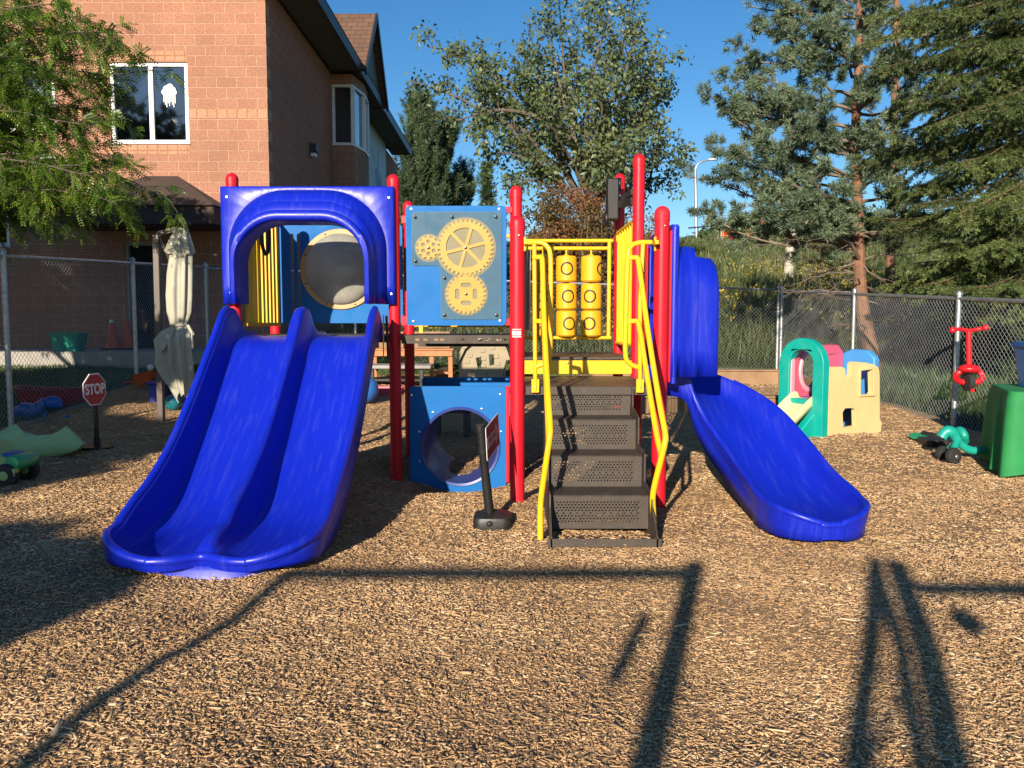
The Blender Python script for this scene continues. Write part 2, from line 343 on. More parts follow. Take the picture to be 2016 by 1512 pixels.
def chips(xy, size, lift):
    N = len(xy); z = gz(xy[:, 0], xy[:, 1])
    Ln = (.005+.034*rng.random(N)**2.6)*size; Wd = (.0018+.0080*rng.random(N)**2.3)*size; T = rng.uniform(.001, .0024, N)*size
    yaw = rng.uniform(0, math.pi, N); pit = rng.normal(0, .11, N); rol = rng.normal(0, 1, N)*(.24-.09*sstep(-.2, 1.4, xy[:, 0]))
    d = np.stack([np.cos(yaw)*np.cos(pit), np.sin(yaw)*np.cos(pit), np.sin(pit)], -1)
    s0 = np.stack([-np.sin(yaw), np.cos(yaw), 0*yaw], -1); u0 = np.cross(d, s0)
    s = s0*np.cos(rol)[:, None]+u0*np.sin(rol)[:, None]; u = np.cross(d, s)
    C = np.stack([xy[:, 0], xy[:, 1], z+rng.uniform(0, lift, N)+np.abs(np.sin(pit))*Ln*.3], -1)
    tp = rng.uniform(.35, 1, N); vs = []
    for a, b_, c in ((-1,-1,0),(1,-1,0),(1,1,0),(-1,1,0),(-1,-1,1),(1,-1,1),(1,1,1),(-1,1,1)):
        ww = np.where(a > 0, tp, 1.0)
        vs.append(C+d*(a*Ln/2)[:, None]+s*(b_*Wd/2*ww)[:, None]+u*(c*T)[:, None])
    V = np.stack(vs, 1).reshape(-1, 3)
    q = np.array([(4,5,6,7),(0,1,5,4),(1,2,6,5),(2,3,7,6),(3,0,4,7)])
    Fq = (np.arange(N)[:, None, None]*8+q[None]).reshape(-1, 4)
    cl = .5+.13*np.sin(xy[:, 0]*2.3+np.sin(xy[:, 1]*1.9)*1.5)*np.sin(xy[:, 1]*3.1+1)+.09*np.sin(xy[:, 0]*6.7+2*np.sin(xy[:, 1]*3.3))*np.sin(xy[:, 1]*7.9+xy[:, 0])+.05*sstep(-.2, 1.4, xy[:, 0])-.10*(np.sin(xy[:, 0]*3.7+1.1)*np.sin(xy[:, 1]*5.1+.4) > .72)
    tone = np.clip(rng.normal(0, .25, N)+cl, 0, 1)
    return V, Fq, np.repeat(tone, 8)
def scatter(y0, y1, dens, size, lift=.007):
    hw1 = .70*y1+.7; area = (y1-y0)*2*hw1; N = int(area*dens)
    x = rng.uniform(-hw1, hw1, N); y = rng.uniform(y0, y1, N); k = (np.abs(x) < .70*y+.7) & (x > -5.5) & (x < 5.0)
    return chips(np.stack([x, y], -1)[k], size, lift)
Vs, Fs, Ts, off = [], [], [], 0
for a in ((1.75, 2.9, 11500, .95), (2.9, 4.2, 8000, 1.05), (4.2, 6.2, 4000, 1.25), (6.2, 10.5, 1300, 1.65), (10.5, 14.5, 350, 2.0), (1.75, 4.8, 45, 1.9, .012)):
    V, Fq, T = scatter(*a); Vs.append(V); Fs.append(Fq+off); Ts.append(T); off += len(V)
# mulch spilled on the lowest step base
V, Fq, T = chips(np.stack([rng.uniform(.22, .75, 500), rng.uniform(4.08, 4.3, 500)], -1), 1.1, .01); V = V+np.array([0, 0, .02]); Vs.append(V); Fs.append(Fq+off); Ts.append(T)
np_mesh('wood_chips', np.concatenate(Vs), np.concatenate(Fs), M['chip'], np.concatenate(Ts), kind='stuff', label='loose tan and brown wood chips covering the playground floor', cat='wood chips')
# ================================================================== BUILDING
def brickmat(name, axis, base=(.335, .165, .105)):
    m = mat(name, base, .9, 0); n, L, b = nodes_of(m)
    tc = n.new('ShaderNodeTexCoord'); sx = n.new('ShaderNodeSeparateXYZ'); L(tc.outputs['Object'], sx.inputs[0])
    cb = n.new('ShaderNodeCombineXYZ'); L(sx.outputs[axis], cb.inputs[0]); L(sx.outputs[2], cb.inputs[1])
    nzv = n.new('ShaderNodeTexNoise'); nzv.inputs['Scale'].default_value = 14; L(tc.outputs['Object'], nzv.inputs['Vector'])
    mxv = n.new('ShaderNodeMix'); mxv.data_type = 'RGBA'; mxv.blend_type = 'LINEAR_LIGHT'; mxv.inputs[0].default_value = .012; L(cb.outputs[0], mxv.inputs[6]); L(nzv.outputs['Color'], mxv.inputs[7])
    br = n.new('ShaderNodeTexBrick'); L(mxv.outputs[2], br.inputs['Vector'])
    br.inputs['Scale'].default_value = 1; br.inputs['Brick Width'].default_value = .388; br.inputs['Row Height'].default_value = .198
    br.inputs['Mortar Size'].default_value = .010; br.inputs['Mortar Smooth'].default_value = .4
    br.inputs['Color1'].default_value = (base[0], base[1], base[2], 1); br.inputs['Color2'].default_value = (base[0]*.92, base[1]*.89, base[2]*.88, 1); br.inputs['Bias'].default_value = .1
    br.inputs['Mortar'].default_value = (base[0]*1.35, base[1]*1.62, base[2]*1.7, 1)
    n1 = n.new('ShaderNodeTexNoise'); n1.inputs['Scale'].default_value = 24; n1.inputs['Detail'].default_value = 6; L(tc.outputs['Object'], n1.inputs['Vector'])
    mr = n.new('ShaderNodeMapRange'); mr.inputs[3].default_value = .82; mr.inputs[4].default_value = 1.18; mr.inputs[1].default_value = .3; mr.inputs[2].default_value = .7; L(n1.outputs[0], mr.inputs[0])
    n3 = n.new('ShaderNodeTexNoise'); n3.inputs['Scale'].default_value = .8; n3.inputs['Detail'].default_value = 4; L(tc.outputs['Object'], n3.inputs['Vector'])
    m3 = n.new('ShaderNodeMapRange'); m3.inputs[3].default_value = .88; m3.inputs[4].default_value = 1.12; m3.inputs[1].default_value = .3; m3.inputs[2].default_value = .7; L(n3.outputs[0], m3.inputs[0])
    mu = n.new('ShaderNodeMath'); mu.operation = 'MULTIPLY'; L(mr.outputs[0], mu.inputs[0]); L(m3.outputs[0], mu.inputs[1])
    hs = n.new('ShaderNodeHueSaturation'); L(br.outputs['Color'], hs.inputs['Color']); L(mu.outputs[0], hs.inputs['Value']); L(hs.outputs[0], b.inputs['Base Color'])
    ad = n.new('ShaderNodeMath'); ad.operation = 'MULTIPLY_ADD'; ad.inputs[1].default_value = -1.2; L(br.outputs['Fac'], ad.inputs[0]); L(n1.outputs[0], ad.inputs[2])
    bp = n.new('ShaderNodeBump'); bp.inputs['Strength'].default_value = .75; bp.inputs['Distance'].default_value = .012; L(ad.outputs[0], bp.inputs['Height']); L(bp.outputs[0], b.inputs['Normal'])
    return m, br
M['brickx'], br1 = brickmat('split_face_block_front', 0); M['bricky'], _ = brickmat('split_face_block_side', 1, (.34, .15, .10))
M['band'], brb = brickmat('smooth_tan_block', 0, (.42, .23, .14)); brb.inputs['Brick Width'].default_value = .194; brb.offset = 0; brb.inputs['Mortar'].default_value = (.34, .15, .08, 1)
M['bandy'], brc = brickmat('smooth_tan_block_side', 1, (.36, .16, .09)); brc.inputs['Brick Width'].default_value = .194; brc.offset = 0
sm = mat('brown_roof_shingle', (.20, .105, .065), .9, 0); n, L, b = nodes_of(sm)
tc = n.new('ShaderNodeTexCoord'); br = n.new('ShaderNodeTexBrick'); L(tc.outputs['Object'], br.inputs['Vector']); mpg = n.new('ShaderNodeMapping'); mpg.inputs['Rotation'].default_value = (R(-90), 0, 0); L(tc.outputs['Object'], mpg.inputs[0]); L(mpg.outputs[0], br.inputs['Vector'])
br.inputs['Scale'].default_value = 1; br.inputs['Brick Width'].default_value = .3; br.inputs['Row Height'].default_value = .16; br.inputs['Mortar Size'].default_value = .008
br.inputs['Color1'].default_value = (.15, .08, .05, 1); br.inputs['Color2'].default_value = (.11, .058, .036, 1); br.inputs['Mortar'].default_value = (.06, .035, .02, 1); L(br.outputs[0], b.inputs['Base Color'])
bp = n.new('ShaderNodeBump'); bp.inputs['Strength'].default_value = .8; bp.inputs['Distance'].default_value = .02; bp.invert = True; L(br.outputs['Fac'], bp.inputs['Height']); L(bp.outputs[0], b.inputs['Normal']); M['shingle'] = sm

BY = 15.6; BX = -4.7
B = thing('school_building', (-8, BY, .4), 'two storey salmon block building with dark eaves and white framed windows at left', 'building')
def fx(u): return (u-1008)*.01
def fz(v): return 1.25+(635-v)*.01
MAINW = (fx(235), fz(290), fx(386), fz(138)); LOWW = (-12.6, fz(487), fx(30), fz(338)); UPW = (-12.2, fz(268), fx(130), fz(150)); DOOR = (fx(252), .35, fx(326), fz(478))
wb = MB(); hole = lambda q: [(q[0], q[1]), (q[2], q[1]), (q[2], q[3]), (q[0], q[3])]
wb.prism([[(-16, -.3), (BX, -.3), (BX, 7.7), (-16, 7.7)], hole(MAINW), hole(LOWW), hole(UPW), hole(DOOR)], YP(BY), YP(BY+.25))
wb.build('wall', M['brickx'], B, smooth=False)
SW = (BY+.25, 33.0); wb = MB()
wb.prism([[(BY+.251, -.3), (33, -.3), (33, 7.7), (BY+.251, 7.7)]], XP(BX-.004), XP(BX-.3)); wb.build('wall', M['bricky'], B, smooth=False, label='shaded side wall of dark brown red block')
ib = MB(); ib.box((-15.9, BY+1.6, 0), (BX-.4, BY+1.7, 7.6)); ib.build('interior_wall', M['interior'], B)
# accent courses (3 mm proud)
bb = MB(); zb = 5.26
for a, c, z0, z1 in ((-16, MAINW[0]-.02, zb-.09, zb+.09), (MAINW[2]+.02, BX, zb-.09, zb+.09), (MAINW[0]-.3, MAINW[2], MAINW[3]+.02, MAINW[3]+.21), (MAINW[0]-.1, MAINW[2], MAINW[1]-.21, MAINW[1]-.01)):
    bb.box((a, BY-.004, z0), (c, BY+.02, z1))
bb.build('accent_course', M['band'], B, smooth=False)
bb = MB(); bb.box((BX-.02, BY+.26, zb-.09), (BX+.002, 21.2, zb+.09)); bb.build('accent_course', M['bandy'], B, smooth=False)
def window(q, split, lab=None, deep=.10, decal=False):
    x0, z0, x1, z1 = q; f = MB(); t = .07; y0, y1 = BY+.03, BY+.10
    f.box((x0, y0, z0), (x0+t, y1, z1)); f.box((x1-t, y0, z0), (x1, y1, z1)); f.box((x0+t, y0, z1-t), (x1-t, y1, z1)); f.box((x0+t, y0, z0), (x1-t, y1, z0+t))
    for s in split: f.box((s-.045, y0+.005, z0+t), (s+.045, y1-.01, z1-t))
    fr = f.build('window', M['white'], B, bevel=.006, label=lab)
    g = MB(); g.box((x0+t, BY+.065, z0+t), (x1-t, BY+.07, z1-t)); g.build('pane', M['winglass'], fr)
    s = MB(); s.box((x0-.02, BY-.03, z0-.02), (x1+.02, BY+.03, z0)); s.build('sill', M['white'], fr, bevel=.004)
    return fr
gm2 = bpy.data.materials.new('window_glass'); gm2.use_nodes = True; n = gm2.node_tree; n.nodes.clear()
tr = n.nodes.new('ShaderNodeBsdfTransparent'); tr.inputs[0].default_value = (.5, .55, .55, 1); gl = n.nodes.new('ShaderNodeBsdfGlossy'); gl.inputs['Roughness'].default_value = .03; gl.inputs['Color'].default_value = (.8, .85, .9, 1)
fr_ = n.nodes.new('ShaderNodeFresnel'); fr_.inputs[0].default_value = 2.1; mx = n.nodes.new('ShaderNodeMixShader'); o_ = n.nodes.new('ShaderNodeOutputMaterial')
n.links.new(fr_.outputs[0], mx.inputs[0]); n.links.new(tr.outputs[0], mx.inputs[1]); n.links.new(gl.outputs[0], mx.inputs[2]); n.links.new(mx.outputs[0], o_.inputs[0]); M['winglass'] = gm2
W1 = window(MAINW, (fx(313),), 'white framed two pane window with a paper jellyfish on its right pane')
window(LOWW, (-11.4,), 'white framed window at left edge behind the branches'); window(UPW, (-11.2,), 'small upper window mostly hidden by leaves')
# paper cloud decal
d = MB()
cx, cz = fx(347), fz(192)
for i_, (dx, dz, r) in enumerate(((-.09, 0, .055), (-.05, .06, .06), (.02, .09, .065), (.07, .04, .06), (.1, -.01, .05), (0, .02, .08))): d.prism([circ(cx+dx, cz+dz, r, 16)], YP(BY+.056-.0006*i_), YP(BY+.060+.0003*i_))
for k in range(9):
    xx = cx-.11+k*.027; ln = .16+.12*((k*7) % 5)/5; d.box((xx, BY+.059, cz-.03-ln), (xx+.013, BY+.061, cz-.01))
d.build('paper_decoration', M['whiteletter'], W1, smooth=False, fixn=False)
# interior window-shade half (darker blind is simply the room)
# door + frame
f = MB(); x0, z0, x1, z1 = DOOR
f.box((x0, BY+.02, z0), (x0+.07, BY+.12, z1)); f.box((x1-.07, BY+.02, z0), (x1, BY+.12, z1)); f.box((x0+.07, BY+.02, z1-.07), (x1-.07, BY+.12, z1))
dr = f.build('door', M['greywood'], B, bevel=.004); g = MB(); g.box((x0+.07, BY+.08, z0), (x1-.07, BY+.1, z1-.07)); g.build('pane', M['glassdark'], dr)
h = MB(); h.tube([(x1-.16, BY+.04, 1.4), (x1-.16, BY+.02, 1.45), (x1-.16, BY+.02, 1.7), (x1-.16, BY+.04, 1.75)], .014); h.build('handle', M['galv'], dr)
# entrance canopy: hipped
c = MB(); X0, X1 = (128-1008)*14.5/1560, (430-1008)*14.5/1560; zt = 1.25+(635-396)*14.5/1560; zl = 1.25+(635-444)*14.5/1560; zr = fz(352)
c.box((X0, 14.5, zl), (X1, BY-.001, zt-.12)); c.add([(X0-.05, 14.44, zt-.12), (X1+.05, 14.44, zt-.12), (X1+.05, BY-.002, zt-.12), (X0-.05, BY-.002, zt-.12), (X0+1.1, BY-.002, zr), (X1-1.1, BY-.002, zr)], [(0,1,5,4), (1,2,5), (0,4,3), (3,2,1,0), (2,3,4,5)])
M['brownpanel'] = mat('brown_canopy', (.055, .034, .026), .85, .15, 3, .1, 20); c.build('entrance_canopy', M['brownpanel'], B, bevel=.01, smooth=False)
# eaves, fascia and roof
EX = -3.93; EZ = 7.88; YF = 14.75
e = MB(); e.box((-16, YF, EZ-.10), (EX-.02, BY-.001, EZ-.06)); e.box((BX-.001, BY-.001, EZ-.10), (EX-.02, 31.6, EZ-.06)); e.build('soffit', M['soffit'], B, smooth=False)
e = MB(); e.box((-16, YF-.03, EZ-.16), (EX, YF, EZ+.12)); e.box((EX-.02, YF+.0005, EZ-.16), (EX+.01, 31.6, EZ+.12)); e.box((-16, BY-.03, 7.60), (BX-.01, BY-.001, 7.78)); e.build('fascia', M['fascia'], B, bevel=.01)
e = MB(); ry = (YF+31.6)/2
e.add([(-16, YF-.03, EZ+.13), (EX+.02, YF-.03, EZ+.13), (EX+.02, 31.6, EZ+.13), (-16, 31.6, EZ+.13), (-16, ry, EZ+2.4), (EX-8, ry, EZ+2.4)], [(0,1,5,4), (1,2,5), (2,3,4,5), (0,3,2,1)])
e.build('roof', M['shingle'], B, smooth=False)
# bay window on the side
Y0b, Y1b = 21.2, 24.3; xb = -4.16; zb0, zb1 = 1.25+(635-296)*21.3/1560, 1.25+(635-182)*21.3/1560
def bay(z0, z1, o): return [(BX-.01, Y0b+o), (xb-.0, Y0b+o), (xb+.14-o, Y0b+.85), (xb+.10-o, Y1b-1.5), (xb-.2, Y1b-.7-o), (BX-.01, Y1b-o)]
def bayprism(z0, z1, o, name, m_, **k):
    q = MB(); q.prism([bay(z0, z1, o)], lambda a, b_: Vector((a, b_, z0)), lambda a, b_: Vector((a, b_, z1))); return q.build(name, m_, B, smooth=False, **k)
bayprism(-.2, zb0, 0, 'bay', M['brickx']); bayprism(zb1, 7.7, 0, 'bay', M['brickx'])
bw = bayprism(zb0+.001, zb0+.07, -.03, 'window', M['white']); bayprism(zb1-.07, zb1-.001, -.03, 'window_head', M['white'])
pts = bay(0, 0, .02); q = MB()
for (px_, py_) in pts[1:5]: q = MB(); q.box((px_-.05, py_-.04, zb0+.07), (px_+.05, py_+.06, zb1-.07)); q.build('mullion', M['white'], bw)
q = MB(); q.box((BX, Y0b+.01, zb0+.07), (BX+.07, Y0b+.08, zb1-.07)); q.build('mullion', M['white'], bw)
g = MB(); pp = bay(0, 0, .05)
for i in range(4): a, b_ = pp[i], pp[i+1]; g.add([(a[0], a[1], zb0+.07), (b_[0], b_[1], zb0+.07), (b_[0], b_[1], zb1-.07), (a[0], a[1], zb1-.07)], [(0,1,2,3)])
M['sideglass'] = mat('reflective_glass', (.02, .03, .035), .03, 0, spec=1.0, coat=1); g.build('pane', M['sideglass'], bw, smooth=False)
# gable dormer facing right
g = MB(); ga, gb, gc = (EX, 21.3, 7.9), (EX, 24.6, 7.9), (EX, 22.95, 9.85)
g.add([(EX-.06, 21.3, 7.95), (EX-.06, 24.6, 7.95), (EX-.06, 22.95, 9.75)], [(0,1,2)]); g.build('gable_wall', M['soffit'], B, smooth=False)
def slope(a, b_, t=.09):
    a, b_ = Vector(a), Vector(b_); q = MB(); nn = Vector((0, -(b_-a).z, (b_-a).y)).normalized()*t
    if nn.z < 0: nn = -nn
    vs = [a+Vector((.12, 0, 0)), b_+Vector((.12, 0, 0)), b_+Vector((-5, 0, 0)), a+Vector((-5, 0, 0))]; q.add(vs+[v+nn for v in vs], [(0,1,2,3), (7,6,5,4), (0,4,5,1), (1,5,6,2), (2,6,7,3), (3,7,4,0)]); return q
slope((EX, 21.15, 7.75), (EX, 22.95, 9.80)).build('gable_roof', M['shingle'], B, smooth=False); slope((EX, 24.75, 7.75), (EX, 22.952, 9.80)).build('gable_roof', M['shingle'], B, smooth=False)
q = MB(); q.bar((EX+.14, 21.1, 7.72), (EX+.14, 22.95, 9.83), .05, .16); q.bar((EX+.139, 24.8, 7.72), (EX+.139, 22.955, 9.83), .05, .16); q.build('bargeboard', M['fascia'], B)
# mural board and wall lamp
q = MB(); my0, my1 = 4.62*1560/276, 4.62*1560/243; mz1, mz0 = 1.25+(635-232)*my0/1560*.985, 1.25+(635-395)*my0/1560*.8
mm_ = mat('pale_painted_board', (.42, .50, .52), .6, .05, 2); n, L, b = nodes_of(mm_)
q.box((BX+.02, my0, mz0), (BX+.07, my1, mz1)); mur = q.build('mural_board', mm_, B, label='pale blue grey painted board beyond the bay window')
M['heron'] = mat('slate_blue_print', (.16, .24, .33), .6, .2, 5); M['muralstripe'] = mat('pale_grey_print', (.30, .38, .42), .6, .2, 5)
def mur_poly(pts, m_, nm):
    q = MB(); q.prism([[(my0+(my1-my0)*a, mz0+(mz1-mz0)*b_) for a, b_ in pts]], XP(BX+.073), XP(BX+.0715)); q.build(nm, m_, mur, smooth=False)
mur_poly([(.3, .55), (.45, .62), (.5, .8), (.55, .82), (.52, .6), (.72, .5), (.9, .3), (.6, .38), (.5, .25), (.45, .38)], M['heron'], 'heron_painting')
mur_poly([(.05, .7), (.35, .62), (.4, .66), (.1, .76)], M['muralstripe'], 'painted_leaf'); mur_poly([(.1, .52), (.9, .2), (.9, .24), (.1, .56)], M['muralstripe'], 'painted_leaf')
for k in range(7): mur_poly([(.12+k*.11, .06), (.18+k*.11, .06), (.18+k*.11, .15), (.12+k*.11, .14)], M['muralstripe'], 'painted_line')
q = MB(); ly = 4.7*1560/389; lz = 1.25+(635-308)*ly/1560; q.box((BX, ly-.11, lz-.02), (BX+.09, ly+.11, lz+.2)); q.box((BX+.09, ly-.1, lz+.02), (BX+.16, ly+.1, lz+.19)); lp = q.build('wall_lamp', M['fascia'], B, bevel=.01)
q = MB(); q.box((BX+.02, ly-.09, lz-.1), (BX+.13, ly+.09, lz-.02)); q.build('lamp_glass', M['white'], lp, bevel=.01)
# concrete strip along the building
q = MB(); q.box((-16, 13.9, .30), (-4.0, BY-.001, .74)); q.build('sidewalk', M['concrete'], None, kind='structure')
# ================================================================== FENCES
def chain_fence(name, pts, label, group='chain link fences round the playground', gap=.0707, wr=.0018, rail=True, posts=None, pr=.03):
    """pts: [(x,y,zbottom,ztop)]"""
    t = thing(name, (pts[0][0], pts[0][1], pts[0][2]), label, 'fence', group)
    wm = MB()
    for (x0, y0, b0, t0), (x1, y1, b1, t1) in zip(pts[:-1], pts[1:]):
        Ls = math.hypot(x1-x0, y1-y0); dx, dy = (x1-x0)/Ls, (y1-y0)/Ls
        H = max(t0-b0, t1-b1); nk = int((Ls+H)/gap)+1; nx, ny = -dy, dx
        for sgn in (1, -1):
            for k in range(nk):
                s0 = k*gap-(H if sgn > 0 else 0)
                pa, pb = (s0, 0), (s0+sgn*H, H)
                if sgn < 0: pa, pb = (k*gap, 0), (k*gap-H, H)
                (sa, ha), (sb, hb) = pa, pb
                def clip(sa, ha, sb, hb):
                    if sa > sb: sa, ha, sb, hb = sb, hb, sa, ha
                    if sb <= 0 or sa >= Ls: return None
                    if sa < 0: ha += (hb-ha)*(0-sa)/(sb-sa); sa = 0
                    if sb > Ls: hb -= (hb-ha)*(sb-Ls)/(sb-sa); sb = Ls
                    return sa, ha, sb, hb
                c_ = clip(sa, ha, sb, hb)
                if not c_ or abs(c_[0]-c_[2]) < 1e-4: continue
                P = []
                for s_, h_ in ((c_[0], c_[1]), (c_[2], c_[3])):
                    f = s_/Ls; bb_ = b0+(b1-b0)*f; tt = t0+(t1-t0)*f; P.append(Vector((x0+dx*s_+nx*sgn*.002, y0+dy*s_+ny*sgn*.002, bb_+(tt-bb_)*h_/H)))
                wm.tube(P, wr, 3, caps=False)
        if rail:
            r = MB(); r.tube([(x0, y0, t0), (x1, y1, t1)], .021, 8); r.build('top_rail', M['galv'], t)
            r = MB(); r.tube([(x0, y0, b0+.03), (x1, y1, b1+.03)], .003, 5); r.build('bottom_wire', M['wire'], t)
    wm.build('mesh', M['wire'], t, smooth=False, fixn=False)
    for (x, y, b_, tp) in (posts or pts):
        p = MB(); p.lathe([(pr, b_-.2), (pr, tp+.03), (pr*1.25, tp+.035), (pr*1.2, tp+.06), (pr*.6, tp+.085), (0, tp+.09)], (x, y, 0), seg=14); p.build('post', M['galv'], t)
    return t
LX = -5.6
lf = [(LX, y, gzf(LX, y)-.02, 1.98+.02*(y-8.8)*2.4) for y in (6.2, 8.8, 11.8, 14.6)]
chain_fence('chain_link_fence', lf, 'tall chain link fence in tree shade at left, in front of the block building')
bf = [(LX, 14.65, .5, 2.24), (-2.9, 14.72, .45, 2.16), (-.2, 14.8, .4, 2.02), (2.6, 14.85, .38, 1.93), (5.0, 14.95, .33, 1.86)]
chain_fence('chain_link_fence', bf, 'back chain link fence seen through the play structure before the tall weeds')
rf = [(5.05, y, gzf(5.05, y)-.02, 1.84-(14.9-y)*.054) for y in (14.9, 11.75, 9.0, 6.2, 3.6)]
chain_fence('chain_link_fence', rf, 'chain link fence along the right side under the evergreens')
# ================================================================== PLAY STRUCTURE
PS = thing('play_structure', (-.4, 5.9, .05), 'large red, blue and yellow plastic playground climber with slides and stairs', 'play structure')
Y0, Y1, Y2 = 5.08, 6.0, 7.0
PR = .0445
PO = {'a1': (-2.085, Y1, 2.36), 'a2': (-.885, Y1, 2.35), 'a3': (-2.06, 6.92, 2.33), 'a4': (-.905, Y2, 2.305), 'gr': (.03, Y1+.02, 2.27),
      'fr': (.034, Y0, 1.925), 'p1': (.95, Y0, 1.985), 'p2': (.945, Y1, 2.50), 'p3': (.938, Y2, 2.54), 'rl': (.045, Y2, 1.95)}
for k, (x, y, zt) in PO.items():
    p = MB(); r = PR*(1.06 if k in ('fr', 'p1') else 1)
    p.lathe([(r, gzf(x, y)-.3), (r, zt-.085)], (x, y, 0), seg=24); po = p.build('post', M['red'], PS)
    c = MB(); pf = [(r+.0025, zt-.095), (r+.0025, zt-.05)]+[((r+.0025)*math.cos(R(a)), zt-.05+(.05)*math.sin(R(a))) for a in range(10, 91, 10)]
    c.lathe(pf, (x, y, 0), seg=24); c.build('cap', M['red'], po)
    if k in ('fr', 'p1', 'a2'): b_ = MB(); b_.lathe([(.006, -.006), (.004, -.009), (0, -.01)], (x+(.01), y-r, zt-.13), 'Y', 10); b_.build('bolt', M['bolt'], po)
# white maker sticker on the front post
q = MB(); sx, sz = PO['fr'][0], 1.185
def onpost(x0, x1, z0, z1, r=PR*1.06+.001):
    v = []; n = 6
    for i in range(n+1):
        a = x0+(x1-x0)*i/n; v.append((sx+r*math.sin(a), Y0-r*math.cos(a)))
    P = [[(x, y, z0) for x, y in v], [(x, y, z1) for x, y in v]]; q.grid(P)
onpost(-.75, .55, sz-.028, sz-.022); onpost(-.75, .55, sz+.02, sz+.024); onpost(-.75, -.15, sz-.016, sz+.012); onpost(-.05, .5, sz-.016, sz+.012)
q.build('sticker', M['whiteletter'], PS, fixn=False, smooth=False)
# ---- decks
def deckslab(x0, x1, y0, y1, z, lip=.055, nm='deck'):
    d = MB(); t = .012
    d.box((x0, y0, z-t), (x1, y1, z)); d.box((x0, y0, z-lip), (x1, y0+.006, z-t)); d.box((x0, y1-.006, z-lip), (x1, y1, z-t)); d.box((x0, y0+.006, z-lip), (x0+.006, y1-.006, z-t)); d.box((x1-.006, y0+.006, z-lip), (x1, y1-.006, z-t))
    return d
dk = deckslab(-2.03, -.935, Y1-.02, Y2-.03, 1.155); dk.build('deck', M['deck'], PS, bevel=.003)
dk = MB(); x0, x1 = -.83, -.02; zt = 1.155; yf = Y1-.05
dk.box((x0, yf+.003, zt-.012), (x1, Y2-.03, zt))
holes = [rrect(x0+.09+k-.017, zt-.042, x0+.09+k+.017, zt-.024, .008, 3) for k in (.03, .09, .17, .215, .37, .5, .56, .64, .69)]
dk.prism([[(x0, zt-.062), (x1, zt-.062), (x1, zt-.0), (x0, zt-.0)]]+holes, YP(yf), YP(yf+.003)); dk.build('deck', M['deck'], PS, ang=30)
dk = deckslab(.085, .90, Y0-.06, Y1-.01, .845); dk.build('deck', M['deck'], PS, bevel=.003)
dk = deckslab(.085, .90, Y1-.005, Y2-.03, .99, .02); dk.build('deck', M['deck'], PS, bevel=.003)
q = MB(); q.box((.085, Y1-.03, .862), (.905, Y1-.008, .965)); rp = q.build('riser_panel', M['yellow'], PS, bevel=.004)
for u in (.42, .87): q = MB(); q.lathe([(.009, -.003), (.006, -.006), (0, -.007)], (u, Y1-.03, .945), 'Y', 10); q.build('bolt', M['bolt'], rp)
q = MB(); q.box((-.82, Y2-.06, 1.04), (-.03, Y2-.045, 1.09)); q.build('deck_beam', M['deck'], PS)
# ---- stairs with punched risers
ST = []; sx0, sx1 = .215, .755
trd = [(4.32, .297), (4.56, .478), (4.80, .660), (5.04, .843)]
base_z = .11
pitchx, pitchz = .0187, .0155
def punched(x0, x1, z0, z1, y, name='riser'):
    hs_ = []; rows = int((z1-z0-.05)/pitchz)
    for r_ in range(rows):
        zz = z1-.034-(r_+.2)*pitchz*1.0
        if zz < z0+.022: break
        n_ = int((x1-x0-.06)/pitchx)
        for k in range(n_):
            if (r_ % 2 and k == n_-1): continue
            xx = x0+.034+(k+(.5 if r_ % 2 else 0))*pitchx
            if (r_ % 5 == 4) and k % 2: continue
            hs_.append(circ(xx, zz, .0051, 6))
    q = MB(); q.prism([[(x0, z0), (x1, z0), (x1, z1-.004), (x0, z1-.004)]]+hs_, YP(y), YP(y+.004)); return q
prev = base_z; stair = MB()
for i, (yf_, z) in enumerate(trd):
    q = punched(sx0, sx1, prev+(.0 if i else .0), z, yf_); q.build('riser', M['deck'], PS, smooth=False)
    if i < 3:
        yb = trd[i+1][0]; q = MB(); q.box((sx0, yf_-.006, z-.004), (sx1, yb-.001, z))
        for k in range(34): xx = sx0+.01+k*.0158; q.bar((xx, yf_+.004, z+.0012), (xx, yb-.01, z+.0012), .004, .003)
        q.build('tread', M['deck'], PS, smooth=False)
    prev = z
q = MB(); q.box((sx0-.03, 4.08, .075), (sx1+.03, 4.084, .118)); q.box((sx0, 4.085, .075), (sx1, 4.3, .08)); q.build('stair_lip', M['deck'], PS)
for s in (0, 1):
    x = sx0-.012 if s == 0 else sx1+.004
    pts = [(4.08, .05), (5.04, .05), (5.04, .84), (4.98, .84), (4.98, .72), (4.74, .66+.02), (4.74, .52), (4.50, .478+.02), (4.50, .34), (4.26, .297+.02), (4.24, .25), (4.08, .13)]
    q = MB(); q.prism([pts], XP(x), XP(x+.008)); q.build('stringer', M['deck'], PS, smooth=False)
for bx, bz in ((.30, .825), (.665, .825)): q = MB(); q.lathe([(.008, -.002), (.006, -.006), (0, -.007)], (bx, 5.035, bz), 'Y', 10); q.build('bolt', M['bolt'], PS)
